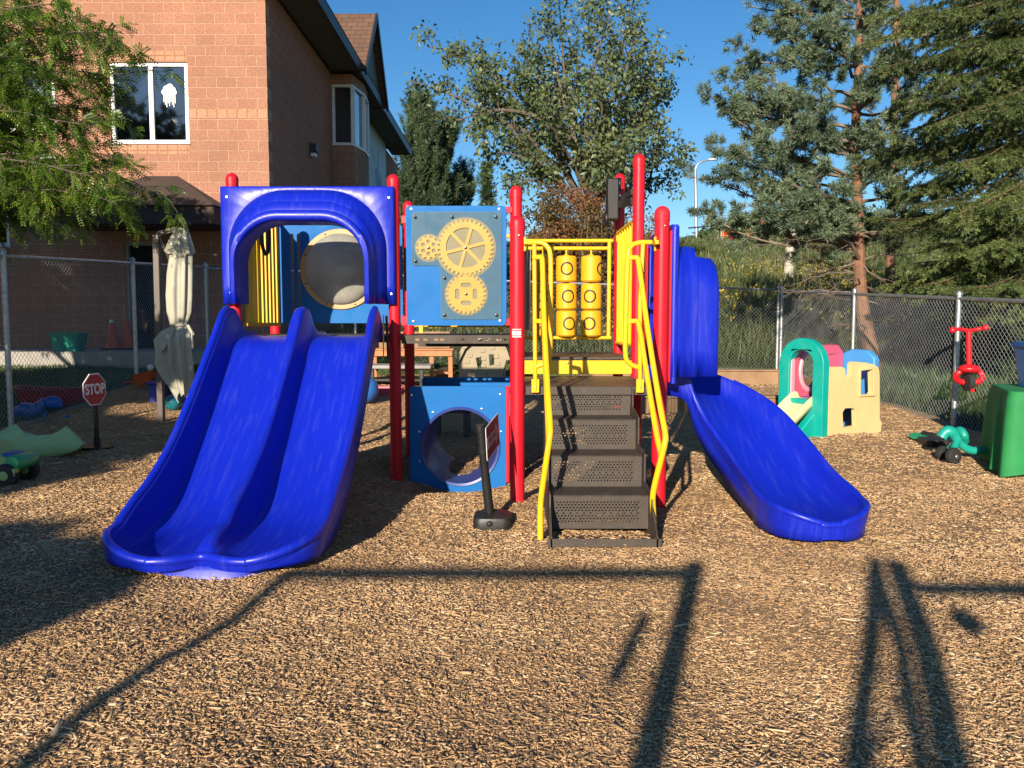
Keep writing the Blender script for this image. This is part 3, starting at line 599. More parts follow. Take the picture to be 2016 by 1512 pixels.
# ---- stair handrails
def rail(P, r=.0165): return smooth_path(P, 6), r
def handrail(loop, vert, foot, arms, rails_, lab):
    q = MB(); q.tube(smooth_path(loop, 6), .0155, 12); q.tube(vert, .0135, 12, sx=1.0)
    fx_, fy_, fz_ = foot; q.box((fx_-.024, fy_-.006, fz_-.035), (fx_+.024, fy_+.008, fz_+.05))
    for a, b_ in arms: q.bar(a, b_, .03, .026)
    h = q.build('stair_handrail', M['yellow'], PS, bevel=.003, label=lab)
    for P, n_ in rails_:
        q = MB(); q.tube(smooth_path(P, n_), .0165, 12); q.build('rail_tube', M['yellow'], h)
    q = MB(); q.lathe([(.009, -.002), (.006, -.006), (0, -.007)], (fx_, fy_-.007, fz_), 'Y', 10); q.build('bolt', M['bolt'], h)
yl = 4.99
def w3(u, v, y): return W(u, v, y)
handrail([w3(1037, 478, yl), w3(1060, 477, yl), w3(1076, 484, yl-.01), w3(1084, 508, yl-.02), w3(1084, 600, yl-.02), w3(1083, 690, yl-.02), w3(1076, 712, yl-.01), w3(1056, 722, yl)],
         [w3(1052, 480, yl), w3(1054, 770, yl)], w3(1054, 762, yl), [(w3(1050, 506, yl), w3(1068, 506, yl-.04)), (w3(1052, 632, yl), w3(1070, 632, yl-.04))],
         [([w3(1065, 503, yl-.03), w3(1068, 520, yl-.05), w3(1071, 620, 4.74), w3(1078, 760, 4.38), w3(1083, 838, 4.22), w3(1082, 862, 4.19), w3(1076, 905, 4.2), w3(1066, 975, 4.24), w3(1064, 1010, 4.24), w3(1064, 1062, 4.22)], 5),
          ([w3(1069, 630, yl-.04), w3(1071, 645, yl-.06), w3(1075, 740, 4.68), w3(1080, 850, 4.34), w3(1080, 876, 4.22)], 5)], 'yellow stair handrail on the left side of the steps')
handrail([w3(1284, 477, yl), w3(1258, 478, yl), w3(1242, 486, yl-.01), w3(1236, 510, yl-.02), w3(1233, 600, yl-.02), w3(1231, 690, yl-.02), w3(1238, 714, yl-.01), w3(1262, 726, yl)],
         [w3(1266, 480, yl), w3(1260, 600, yl), w3(1260, 770, yl)], w3(1260, 762, yl), [(w3(1240, 507, yl-.01), w3(1256, 507, yl-.04)), (w3(1236, 632, yl-.01), w3(1256, 632, yl-.04))],
         [([w3(1252, 505, yl-.03), w3(1258, 522, yl-.05), w3(1274, 640, 4.74), w3(1296, 780, 4.38), w3(1309, 850, 4.22), w3(1309, 872, 4.19), w3(1300, 910, 4.21), w3(1286, 970, 4.26), w3(1286, 1010, 4.28), w3(1289, 1068, 4.26)], 5),
          ([w3(1253, 630, yl-.04), w3(1259, 646, yl-.06), w3(1274, 740, 4.68), w3(1292, 850, 4.36), w3(1302, 895, 4.22)], 5)], 'yellow stair handrail on the right side of the steps')
for x in (PO['fr'][0], PO['p1'][0]):
    s = 1 if x < .5 else -1; q = MB(); q.box((x+s*.046-.005, Y0-.03, 1.70), (x+s*.046+.007, Y0+.02, 1.79)); q.box((x+s*.05-.01, 4.97, 1.735), (x+s*.05+.012, Y0-.01, 1.76)); q.build('rail_bracket', M['yellow'], PS, bevel=.003)
# ---- hood (arched plate)
def hood_mesh(hw, ztop, zbot, phw, ptop, T, depth, steps):
    """arch profile stepping outward. T(a, d, z) -> world; a across, d outward"""
    def arch(w_, top, r, n=12):
        pts = [(-w_, zbot)]
        pts += [(-w_, zbot+(top-r-zbot)*f) for f in (.33, .66)]
        for k in range(n+1): A = math.pi-math.pi/2*k/n; pts.append((-w_+r+r*math.cos(A), top-r+r*math.sin(A)))
        for k in range(n+1): A = math.pi/2-math.pi/2*k/n; pts.append((w_-r+r*math.cos(A), top-r+r*math.sin(A)))
        pts += [(w_, zbot+(top-r-zbot)*f) for f in (.66, .33)]; pts.append((w_, zbot)); return pts
    rows = []
    A0 = arch(*steps[0][:3]); n = len(A0)
    # plate outer outline sampled to match
    def outer(p):
        a, z = p; i = A0.index(p)
        if i <= 2: return (-phw, z)
        if i >= n-3: return (phw, z)
        j = i-3; m_ = n-6
        f = j/(m_-1); per = (ptop-A0[2][1]); tot = per*2+2*phw; s_ = f*tot
        if s_ < per: return (-phw, A0[2][1]+s_)
        if s_ < per+2*phw: return (-phw+s_-per, ptop)
        return (phw, ptop-(s_-per-2*phw))
    O = [outer(p) for p in A0]
    # snap corners
    for c_ in (-phw, phw):
        k = min(range(n), key=lambda i: abs(O[i][0]-c_)+abs(O[i][1]-ptop)); O[k] = (c_, ptop)
    rows.append([T(a, -.03, z) for a, z in O]); rows.append([T(a, 0, z) for a, z in O]); rows.append([T(a*.985, .008, zbot+(z-zbot)*.99) for a, z in O])
    for (w_, top, r, d) in steps: rows.append([T(a, d, z) for a, z in arch(w_, top, r)])
    return rows
def hood(cx, hw, T, label):
    pass
HX = -1.49; HY = 5.93
st = [(.575, 2.215, .42, .006), (.572, 2.212, .42, .03), (.545, 2.185, .41, .07), (.535, 2.175, .40, .10), (.512, 2.115, .37, .125), (.508, 2.11, .36, .165), (.503, 2.10, .355, .18), (.492, 2.045, .34, .195), (.490, 2.04, .335, .235), (.486, 2.03, .33, .252), (.468, 1.99, .315, .256), (.462, 1.98, .31, .245), (.460, 1.975, .305, .20), (.460, 1.975, .305, -.02)]
T = lambda a, d, z: Vector((HX-.02+a*1.0, HY-d, z))
h = MB(); h.grid(hood_mesh(.5, 0, 1.385, .635, 2.245, T, 0, st)); hd = h.build('slide_hood', M['blue'], PS, solid=.012, smooth=True, ang=60, label='blue arched hood over the double slide')
hd.modifiers['t'].offset = 0
for bx, bz in ((-2.10, 2.17), (-.905, 2.165), (-2.09, 1.47), (-.895, 1.46)): q = MB(); q.lathe([(.012, -.004), (.009, -.010), (0, -.012)], (bx, HY-.004, bz), 'Y', 12); q.build('bolt', M['bolt'], hd)
# ---- double slide
prof = [(6.0, 1.15, .02), (5.86, 1.15, .05), (5.78, 1.15, .13), (5.70, 1.147, .20), (5.60, 1.125, .225), (5.50, 1.07, .235), (5.35, .925, .24), (5.2, .785, .245), (5.0, .60, .25), (4.8, .435, .245), (4.6, .29, .24), (4.45, .205, .235), (4.3, .15, .215), (4.15, .122, .185), (4.05, .112, .152), (3.96, .107, .118)]
# refine
PF = [tuple(v) for v in smooth_path([Vector(p) for p in prof], 3)]
SL, SR, SC = -2.02, -.95, -1.487; rw = .022
def dsec(y, zb, hw, s):
    """cross-section left outer bottom -> right; s = lateral shrink of outer walls"""
    half = (SR-SL)/2; out_ = []
    def lane(c0, c1):
        f0, f1 = c0+.040, c1-.040
        return [(c0, zb+hw), (c0+.012, zb+hw-.008), (c0+.022, zb+hw*.55), (f0-.004, zb+.045), (f0+.02, zb+.012), (f0+.06, zb), ((f0+f1)/2, zb-.002), (f1-.06, zb), (f1-.02, zb+.012), (f1+.004, zb+.045), (c1-.022, zb+hw*.55), (c1-.012, zb+hw-.008), (c1, zb+hw)]
    L0, L1 = SL+s, SR-s
    a = [(L0+.004, zb-.012-.05*min(1, hw*2)), (L0-.008, zb+hw-.05), (L0-.003, zb+hw-.015), (L0+.014, zb+hw+.003)]
    hc = hw
    ln1 = lane(L0+.036, SC-.027); ln2 = lane(SC+.027, L1-.036)
    mid = [(SC-.010, zb+hw+.008), (SC+.010, zb+hw+.008)]
    b_ = [(L1-.014, zb+hw+.003), (L1+.003, zb+hw-.015), (L1+.008, zb+hw-.05), (L1-.004, zb-.012-.05*min(1, hw*2))]
    return [Vector((x, y, z)) for x, z in a+ln1+mid+ln2+b_]
rows = []
for (y, zb, hw) in PF:
    rows.append(dsec(y, zb, hw, -.006*math.exp(-((y-4.12)/.16)**2)))
ex_, ey_ = .30, .27; yc = 3.925
for th in (7, 14, 21, 28, 35, 42, 49, 56, 63, 70, 77, 83, 88):
    c_ = math.cos(R(th)); rows.append(dsec(yc-ey_*math.sin(R(th)), .105, .028+.082*c_**1.5, ex_*(1-c_)-.003))
last = rows[-1]; nl = len(last); zl = .135
def endrow(y, zi, sh=0.0, zo=None):
    o_ = []
    for i_, p in enumerate(last):
        inner = 1 <= i_ < nl-1; o_.append(Vector((p.x, y, zi if inner else (zo if zo is not None else p.z))))
    return o_
rows += [endrow(3.652, zl)]
def warp(p):
    k = max(0, min(1, (4.12-p.y)/.45)); return Vector((p.x, p.y+.085*k*math.exp(-((p.x-SC)/.105)**2), p.z))
rows = [[warp(p) for p in r_] for r_ in rows]
s_ = MB(); s_.grid(rows); slide = s_.build('double_slide', M['blue'], PS, subsurf=1, solid=.010, ang=80, label='wide blue double slide with two lanes')
def rim(rowsL, i0, iL, r, nm, par, m_, drop=.075, wf=lambda p: p):
    Lp = [rowsL[i][iL]+Vector((0, 0, -.008)) for i in range(i0, len(rowsL))]; Rp = [rowsL[i][len(rowsL[0])-1-iL]+Vector((0, 0, -.008)) for i in range(i0, len(rowsL))]
    a_, b2 = Lp[-1], Rp[-1]; mid = [wf(a_.lerp(b2, f/24)) for f in range(1, 24)]; path = Lp+mid+Rp[::-1]; path = smooth_path(path, 2)
    q = MB(); q.tube(path, r, 12); n = len(path); c_ = sum(path, Vector())/n; secs = []
    for i, p in enumerate(path):
        t = path[min(i+1, n-1)]-path[max(i-1, 0)]; o_ = Vector((t.y, -t.x, 0)); o_ = o_.normalized() if o_.length > 1e-6 else Vector((0, -1, 0))
        if o_.dot(Vector((p.x-c_.x, p.y-c_.y, 0))) < 0 and o_.y > 0: o_ = -o_
        g_ = gzf(p.x, p.y)+.02; zb = max(min(p.z-.02, g_), p.z-drop)
        secs.append([p+o_*(r*.75), p+o_*(r*.55)+Vector((0, 0, -(p.z-zb)*.5)), Vector((p.x, p.y, zb))+o_*(r*.2)])
    q.grid(secs); q.build(nm, m_, par, fixn=False, ang=80)
rim(rows, 12, 3, .024, 'rolled_rim', slide, M['blue'], .05, warp)
q = MB()
def oval(cx, cy, rx, ry, z, n=36, e=2.6): return [Vector((cx+rx*abs(math.cos(a))**(2/e)*(1 if math.cos(a) >= 0 else -1), cy+ry*abs(math.sin(a))**(2/e)*(1 if math.sin(a) >= 0 else -1), z)) for a in [2*math.pi*k/n for k in range(n)]]
q.grid([oval(SC, 3.92, .36, .20, .085), oval(SC, 3.92, .36, .20, .06), oval(SC, 3.90, .40, .225, -.05)], closed=True); q.build('slide_base', M['blue'], slide)
# dark brace strips beside the slide top
q = MB(); q.bar((-.935, 5.78, 1.30), (-.925, 5.70, .98), .008, .03); q.bar((-.925, 5.86, 1.30), (-.915, 5.86, .98), .012, .05, 1); q.build('slide_bracket', [M['yellow'], M['black']], PS)
# ---- left yellow barrier (between a1 and a3)
def barrier(x0, y0, x1, y1, z0, z1, n, r=.012, name='barrier', m_='yellow', lab=None, flat=None):
    q = MB(); q.tube([(x0, y0, z1), (x1, y1, z1)], .016, 10); q.tube([(x0, y0, z0), (x1, y1, z0)], .016, 10)
    for k in range(n):
        f = (k+.5)/n if flat is None else (k+.8)/(n+.6); x, y = x0+(x1-x0)*f, y0+(y1-y0)*f; q.tube([(x, y, z0), (x, y, z1)], r, 10)
    return q.build(name, M[m_], PS, label=lab)
barrier(-2.03, 6.06, -2.01, 6.88, 1.235, 2.10, 9, .017, lab='yellow ribbed barrier at the left end of the slide deck')
q = MB(); q.tube([Vector((-1.985, 6.45+.10*math.cos(a), 1.95+.15*math.sin(a))) for a in [2*math.pi*k/24 for k in range(25)]], .016, 8); q.build('hand_loop', M['black'], PS)
# ---- bubble panel at the rear of the slide deck
x0, x1, z0, z1 = -2.02, -.95, 1.245, 2.095; bcx, bcz, br_ = (672-1008)*6.9/1560, 1.25+(635-531)*6.9/1560, .312
q = MB(); slots = [rrect(x0+.10+k*.058, z0+.06, x0+.10+k*.058+.030, z1-.08, .012, 3) for k in range(3)]
slots = [s for s in slots if s[0][0] < bcx-br_-.01]
q.prism([rrect(x0, z0, x1, z1, .03), circ(bcx, bcz, br_-.01, 40)]+slots[:2], YP(6.93), YP(6.95)); bpn = q.build('bubble_panel', M['panel'], PS, ang=30, label='blue rear panel with a round scuffed bubble window')
q = MB(); q.lathe([(br_+.035, -.014), (br_+.03, -.018), (br_-.008, -.018), (br_-.012, -.012), (br_-.012, 0), (br_+.035, 0)], (bcx, 6.929, bcz), 'Y', 48, caps=False); rg = q.build('ring', M['ringtan'], bpn)
q = MB(); q.lathe([(br_-.005, 0)]+[((br_-.005)*math.cos(R(a)), -.10*math.sin(R(a))) for a in range(10, 91, 10)], (bcx, 6.913, bcz), 'Y', 48, caps=False); q.build('bubble', M['bubble'], bpn)
for k in range(8): a = 2*math.pi*(k+.5)/8; q = MB(); q.lathe([(.009, -.001), (.007, -.006), (0, -.008)], (bcx+(br_+.013)*math.cos(a), 6.911, bcz+(br_+.013)*math.sin(a)), 'Y', 10); q.build('bolt', M['darkbolt'], bpn)
# ---- gear panel
GY = 5.965
def g3(u, v, y=GY): return W(u, v, y)
def gxz(u, v, y=GY): p = W(u, v, y); return (p.x, p.z)
a, b_ = gxz(801, 641), gxz(997, 405); q = MB(); q.prism([rrect(a[0], a[1], b_[0], b_[1], .03)], YP(GY), YP(GY+.02)); gp = q.build('gear_panel', M['panel'], PS, bevel=.004, label='bright blue activity panel with three yellow gears')
Lsh = []
pxs = [(811, 421), (815, 417), (984, 417), (988, 421), (988, 625), (984, 629), (873, 629), (868, 624), (867, 533), (862, 523), (814, 523), (810, 518)]
q = MB(); q.prism([[gxz(*p) for p in reversed(pxs)]], YP(GY-.004), YP(GY-.0005)); q.build('cover_recess', M['cover'], gp, smooth=False)
def disc_at(u, v, rpx, y0_, y1_, m_, nm, par):
    x, z = gxz(u, v); r = rpx*GY/1560; q = MB(); q.lathe([(0, 0), (r, 0), (r, y1_-y0_)], (x, y0_, z), 'Y', 48); return q.build(nm, m_, par)
for i_, (u, v, rp) in enumerate(((917, 488, 59), (844, 488, 27), (918, 579, 42))): disc_at(u, v, rp, GY-.0052-.0005*i_, GY-.0045, M['gearback'], 'gear_pocket', gp)
def gear(u, v, rpx, nt_, kind, dy=0):
    x, z = gxz(u, v); k_ = GY/1560; ro = rpx*k_; ri = ro*.90 if nt_ > 30 else ro*(.80 if nt_ < 15 else .87); out_ = []
    for k in range(nt_):
        for f, rr in ((-.30, ri), (-.17, ro), (.17, ro), (.30, ri)): A = 2*math.pi*(k+f)/nt_; out_.append((x+rr*math.cos(A), z+rr*math.sin(A)))
    hl = []
    if kind == 'spoke':
        for k in range(6):
            A0, A1 = R(60*k+14), R(60*k+60+14); r1, r0 = ro*.70, ro*.13; w_ = .075
            o_ = [(x+r1*math.cos(A0+w_+(A1-A0-2*w_)*t/8), z+r1*math.sin(A0+w_+(A1-A0-2*w_)*t/8)) for t in range(9)]; wi = .42
            o_ += [(x+r0*math.cos(A1-wi+(A0-A1+2*wi)*t/2), z+r0*math.sin(A1-wi+(A0-A1+2*wi)*t/2)) for t in range(3)]; hl.append(o_)
    elif kind == 'round':
        for k in range(6): A = R(60*k+30); hl.append(circ(x+ro*.5*math.cos(A), z+ro*.5*math.sin(A), ro*.17, 12))
    else:
        for k in range(4):
            A = R(90*k); c_ = Vector((x+ro*.44*math.cos(A), z+ro*.44*math.sin(A))); o_ = rrect(-ro*.26, -ro*.11, ro*.26, ro*.11, ro*.1, 4)
            hl.append([(c_.x+px*math.cos(A+math.pi/2)-pz*math.sin(A+math.pi/2), c_.y+px*math.sin(A+math.pi/2)+pz*math.cos(A+math.pi/2)) for px, pz in o_])
    q = MB(); q.prism([out_]+hl, YP(GY-.016+dy), YP(GY-.0085+dy)); g = q.build('gear', M['gear'], gp, ang=25)
    q = MB(); q.lathe([(.011, 0), (.009, -.008), (0, -.01)], (x, GY-.0195, z), 'Y', 12); q.build('bolt', M['darkbolt'], g)
gear(917, 488, 55, 36, 'spoke'); gear(844, 488, 23.5, 12, 'round', -.0002); gear(918, 579, 39.5, 26, 'slot')
q = MB(); q.prism([[gxz(*p) for p in reversed(pxs)]], YP(GY-.0185), YP(GY-.0175)); q.build('clear_cover', M['clear'], gp, smooth=False)
for (u, v) in ((817, 427), (890, 427), (976, 427), (818, 514), (875, 547), (875, 620), (977, 620)): x, z = gxz(u, v); q = MB(); q.lathe([(.012, .0), (.011, -.007), (0, -.012)], (x, GY-.0185, z), 'Y', 12); q.build('bolt', M['darkbolt'], gp)
for (u, v) in ((810, 412), (983, 412), (814, 633), (985, 632)): x, z = gxz(u, v); q = MB(); q.lathe([(.011, .0), (.009, -.004), (0, -.006)], (x, GY, z), 'Y', 12); q.build('bolt', M['bolt'], gp)
def tab(u0, v0, u1, v1, y=GY+.01, m_='red', nm='bracket'):
    a, b_ = gxz(u0, v1, y), gxz(u1, v0, y); q = MB(); q.box((a[0], y, a[1]), (b_[0], y+.025, b_[1])); return q.build(nm, M[m_], PS, bevel=.003)
tab(994, 407, 1009, 419); tab(994, 627, 1009, 641); tab(790, 424, 802, 440); tab(790, 622, 802, 641)
# yellow barrier feet behind the gear panel and rear barrier
barrier(-.86, Y2, -.0, Y2, 1.225, 2.0, 7, .012, lab='yellow barrier at the back of the gear bay')
for u in (-.80, -.10): q = MB(); q.bar((u, Y2-.02, 1.157), (u, Y2-.02, 1.25), .035, .012); q.build('barrier_foot', M['yellow'], PS, bevel=.003)
# ---- crawl panels and tube under the deck
CY = 6.03
def crawl(y, x0, x1, zt, nm, lab=None):
    cx, cz, r = -.398, .300, .292
    q = MB(); q.prism([rrect(x0, -.12, x1, zt, .03), circ(cx, cz, r, 48)], YP(y), YP(y+.018)); return q.build(nm, M['panel'], PS, bevel=.003, label=lab), cx, cz, r
cp, ccx, ccz, cr_ = crawl(CY, -.785, -.045, .765, 'crawl_panel', 'lower blue panel with a round crawl hole')
cp2, *_ = crawl(7.02, -.80, -.0, .765, 'crawl_panel', 'rear lower blue panel behind the crawl tube')
M['tube'] = mat('translucent_blue_tube', (.05, .08, .34), .3, .1, 3, trans=.25, dirt=(.2, .2, .35), dscale=4)
q = MB(); q.lathe([(cr_+.012, -.012), (cr_+.016, -.004), (cr_+.006, .004), (cr_+.002, .02), (cr_+.002, 1.0), (cr_-.010, 1.0), (cr_-.010, .02), (cr_-.006, -.008), (cr_+.012, -.012)], (ccx, CY-.002, ccz), 'Y', 56, caps=False); q.build('crawl_tube', M['tube'], PS)
for a in (128, 60, 160, 200, 20): A = R(a); q = MB(); q.lathe([(.010, 0), (.008, -.004), (0, -.006)], (ccx+.335*math.cos(A), CY, ccz+.335*math.sin(A)), 'Y', 12); q.build('bolt', M['bolt'], cp)
for (u, v) in ((810, 778), (985, 777)): x, z = gxz(u, v, CY); q = MB(); q.lathe([(.011, .0), (.009, -.004), (0, -.006)], (x, CY, z), 'Y', 12); q.build('bolt', M['bolt'], cp)
a = gxz(980, 758, CY-.01); b_ = gxz(1012, 750, CY-.01); q = MB(); q.bar((a[0], CY+.3, .72), (b_[0]+.0, CY+.08, .72), .012, .05); q.build('bracket', M['red'], PS, bevel=.003)
tab(996, 777, 1010, 789, CY); tab(996, 760, 1003, 950, CY+.005)
# ---- roller panel
q = MB(); RY = 6.97
def r3(u, v): return W(u, v, RY)
q.tube([r3(1022, 474), r3(1207, 474)], .0165, 12); q.tube([r3(1040, 489), r3(1200, 489)], .0165, 12); q.tube([r3(1030, 665), r3(1203, 665)], .016, 12); q.tube([r3(1200, 476), r3(1198, 665)], .0175, 12); q.tube([r3(1033, 476), r3(1033, 665)], .0175, 12)
for u in (1069, 1115, 1164): q.tube([r3(u, 489), r3(u, 665)], .008, 8)
rp_ = q.build('roller_panel', M['yellow'], PS, label='yellow tic tac toe panel with nine turning cylinders')
rotz = {(1, 0): .0, (2, 0): 1.1, (1, 1): .12, (2, 1): -.25, (1, 2): .25, (2, 2): -.3}
for i, u in enumerate((1069, 1115, 1164)):
    for j, v in enumerate((530, 584, 637)):
        c = r3(u, v); q = MB(); h_ = .112; r = .090
        q.lathe([(.02, h_+.014), (.024, h_+.004), (r-.012, h_), (r, h_-.012), (r, -h_+.012), (r-.012, -h_), (.024, -h_-.004), (.02, -h_-.014)], c, 'Z', 28); ro = q.build('roller', M['rolleryellow'], rp_)
        for m_i in range(2):
            a0 = rotz.get((i, j), .1)+m_i*math.pi; q = MB(); n_ = 28; rr = r+.0008
            if (i == 0 and m_i == 0) or (i > 0 and m_i == 1):
                for sg in (1, -1):
                    P = [[], []]
                    for t in range(9):
                        f = -1+2*t/8
                        for kk, o_ in enumerate((-.012, .012)):
                            aa = a0-math.pi/2+(f*.045+o_)/r; zz = c.z+sg*f*.05; P[kk].append((c.x+rr*math.cos(aa), c.y+rr*math.sin(aa), zz))
                    q.grid(P)
            else:
                P = [[], []]
                for t in range(n_+1):
                    b2 = 2*math.pi*t/n_
                    for kk, rad in enumerate((.043, .058)):
                        aa = a0-math.pi/2+rad*math.cos(b2)/r; P[kk].append((c.x+rr*math.cos(aa), c.y+rr*math.sin(aa), c.z+rad*math.sin(b2)))
                q.grid(P)
            q.build('ring_mark' if not ((i == 0 and m_i == 0) or (i > 0 and m_i == 1)) else 'cross_mark', M['blackring'], ro, smooth=False, fixn=False)
# ---- right barrier between tall posts (pickets) + clamps
barrier(.925, Y1+.06, .915, Y2-.06, 1.075, 2.02, 7, .012, lab='yellow picket barrier between the two tall right posts')
q = MB(); q.bar((.93, Y2-.02, 1.95), (.93, Y2-.02, 2.05), .05, .05); q.bar((.94, Y1+.06, 1.97), (.94, Y1+.06, 2.07), .04, .03); q.build('clamp', M['yellow'], PS, bevel=.003)
# ---- periscope
q = MB(); a, b_ = W(1194, 434, 6.75), W(1218, 352, 6.75); q.box((a.x, 6.70, a.z), (b_.x, 6.84, b_.z)); q.add([], [])
pe = q.build('periscope', M['matblack'], PS, bevel=.012, label='black periscope viewer on the tall back post')
for (u, v, r, y) in ((1219, 363, .055, 6.77), (1193.5, 431, .065, 6.77)):
    c = W(u, v, y); q = MB(); q.lathe([(r, -.012), (r+.004, 0), (r, .012), (r-.012, .014), (r-.012, .006), (0, .006)], c, 'X', 28); q.build('viewer_ring', M['matblack'], pe)
q = MB(); q.bar(W(1216, 404, 6.78), W(1245, 396, 6.1), .03, .06); q.bar(W(1218, 396, 6.82), W(1244, 378, 6.1), .02, .05); q.build('mounting_arm', M['matblack'], pe, bevel=.004)
q = MB(); p_ = W(1220, 384, 6.93); q.lathe([(.014, 0), (.010, -.006), (0, -.008)], (p_.x, 6.95, p_.z), 'Y', 12); q.build('bolt', M['bolt'], pe)
# ---- right hood + curved slide
T = lambda a, d, z: Vector((1.045+d*1.15, 5.54+a*.80, 0.90+(z-1.385)*1.065))
q = MB()
st2 = [(.575, 2.215, .30, .006), (.572, 2.212, .30, .03), (.545, 2.185, .28, .05), (.54, 2.18, .27, .10), (.538, 2.178, .27, .125), (.50, 2.12, .25, .132), (.497, 2.118, .25, .18), (.492, 2.11, .245, .235), (.48, 2.09, .24, .252), (.455, 2.06, .23, .256), (.448, 2.05, .22, .245), (.445, 2.05, .22, .20), (.445, 2.05, .22, -.02)]
q.grid(hood_mesh(.5, 0, 1.385, .59, 2.29, T, 0, st2)); h2 = q.build('slide_hood', M['blue'], PS, solid=.012, ang=60, label='blue arched hood at the top of the curved slide'); h2.modifiers['t'].offset = 0
for ya in (Y0-.02, Y1-.06): q = MB(); q.box((1.0, ya, .87), (1.012, ya+.08, 1.83)); q.build('mounting_plate', M['red'], PS, bevel=.002)
q = MB(); q.tube([(1.035, Y0+.0, .86), (1.035, Y0+.0, 1.84)], .019, 12); q.build('hood_edge', M['blue'], PS)
cl = [(.98, 5.56, .845, .09), (1.08, 5.56, .845, .10), (1.22, 5.555, .815, .12), (1.36, 5.50, .71, .13), (1.48, 5.38, .585, .135), (1.57, 5.22, .465, .14), (1.635, 5.04, .345, .14), (1.675, 4.86, .245, .14), (1.70, 4.70, .185, .135), (1.712, 4.56, .160, .12), (1.72, 4.45, .152, .10)]
P3 = smooth_path([Vector(c[:3]) for c in cl], 3); H3 = smooth_path([Vector((c[3], 0, 0)) for c in cl], 3)
rows = []
for i, p in enumerate(P3):
    t = (P3[min(i+1, len(P3)-1)]-P3[max(i-1, 0)]); t.z = 0; t.normalize(); sd = Vector((-t.y, t.x, 0)); hw = H3[i].x
    f = i/(len(P3)-1); wd = .275+.012*math.exp(-((f-.9)/.07)**2)
    bank = .05*math.exp(-((f-.45)/.2)**2)
    sec = [(1.0, -.05-hw*.35), (1.03, hw-.04), (1.02, hw-.008), (.985, hw+.004), (.94, hw-.006), (.90, hw-.03), (.85, hw*.55), (.78, .04), (.66, .012), (.4, 0), (0, -.004)]
    sec = [(-a, b_) for a, b_ in sec]+[(a, b_) for a, b_ in reversed(sec[:-1])]
    rows.append([p+sd*(a*wd)+Vector((0, 0, b_-bank*a*-1)) for a, b_ in sec])
t_ = t; last = rows[-1]; cp_ = P3[-1]; nl = len(last); er = .235; sd_ = Vector((-t_.y, t_.x, 0))
def arow(th, hs_, zf=None, d=None, zo=None):
    c_ = math.cos(R(th)); o_ = []; dd = er*math.sin(R(th)) if d is None else d; k_ = (.275-er*(1-c_))/.275
    for i_, p in enumerate(last):
        a_ = (p-cp_).dot(sd_)*k_; h = p.z-.150; inner = 1 <= i_ < nl-1; z = .150+(h*hs_ if h > 0 else h)
        if zf is not None and inner: z = zf
        if zo is not None and not inner: z = zo
        q_ = cp_+sd_*a_+t_*dd; o_.append(Vector((q_.x, q_.y, z)))
    return o_
for th in (8, 16, 24, 32, 40, 48, 56, 64, 72, 80, 86): rows.append(arow(th, .22+.78*math.cos(R(th))**1.1))
rows += [arow(86, .2, .166, er+.003)]
q = MB(); q.grid(rows); cs = q.build('curved_slide', M['blue'], PS, subsurf=1, solid=.010, ang=80, label='single blue curved slide turning toward the camera')
rim(rows, 10, 2, .020, 'rolled_rim', cs, M['blue'], .08)
q = MB(); q.grid([oval(1.70, 4.60, .215, .20, .115, e=2.2), oval(1.70, 4.60, .215, .20, .06, e=2.2), oval(1.70, 4.60, .235, .22, -.06, e=2.2)], closed=True); q.build('slide_base', M['blue'], cs)
# white canvas sheet hanging behind the front post
q = MB(); P = []
for j in range(9):
    v = 492+(650-492)*j/8; P.append([W(1033+i*2.0, v, 6.6+.02*math.sin(i*1.9+j*.4)) for i in range(7)])
q.grid(P); q.build('canvas_sheet', M['canvas'], PS, fixn=False)
# ================================================================== SIGNS
def T4(M4): return lambda a, b_, c=0: M4 @ Vector((a, b_, c))
SY = 7.5; sc = W(187, 766, SY); sb = gzf(sc.x, SY)
sg = thing('stop_sign', (sc.x, SY, sb), 'small red octagonal STOP sign on a black post in the shade', 'sign')
q = MB(); q.lathe([(.024, sb), (.021, sc.z-.1)], (sc.x, SY+.0, 0), seg=14); q.lathe([(.03, sb+.02), (.028, sb+.12)], (sc.x, SY, 0), seg=14); q.build('post', M['black'], sg)
q = MB(); q.prism([rrect(sc.x-.2, SY-.09, sc.x+.14, SY+.09, .06)], lambda a, b_: Vector((a, b_, sb-.01)), lambda a, b_: Vector((a, b_, sb+.03))); q.build('base', M['black'], sg, bevel=.008)
ang = R(79); m4 = Matrix.Translation((sc.x+.01, SY-.035, sc.z)) @ Matrix.Rotation(ang, 4, 'Z') @ Matrix.Rotation(R(90), 4, 'X')
f = T4(m4); oc = [(.162*math.cos(R(22.5+45*k)), .162*math.sin(R(22.5+45*k))) for k in range(8)]; oi = [(x*.93, y*.93) for x, y in oc]
q = MB(); q.prism([oc], lambda a, b_: f(a, b_, 0), lambda a, b_: f(a, b_, .008)); pl = q.build('sign_plate', M['whiteletter'], sg, smooth=False)
M['signred'] = mat('dark_sign_red', (.42, .02, .025), .45, .06, 4); q = MB(); q.prism([oi], lambda a, b_: f(a, b_, .0085), lambda a, b_: f(a, b_, .0105)); q.build('red_face', M['signred'], pl, smooth=False)
vs, fs = textmesh('STOP', .118, .001, .004); q = MB(); q.add([f(v.x*.92, v.y*1.15, .0125+v.z) for v in vs], fs); q.build('lettering', M['whiteletter'], pl, smooth=False, fixn=False)
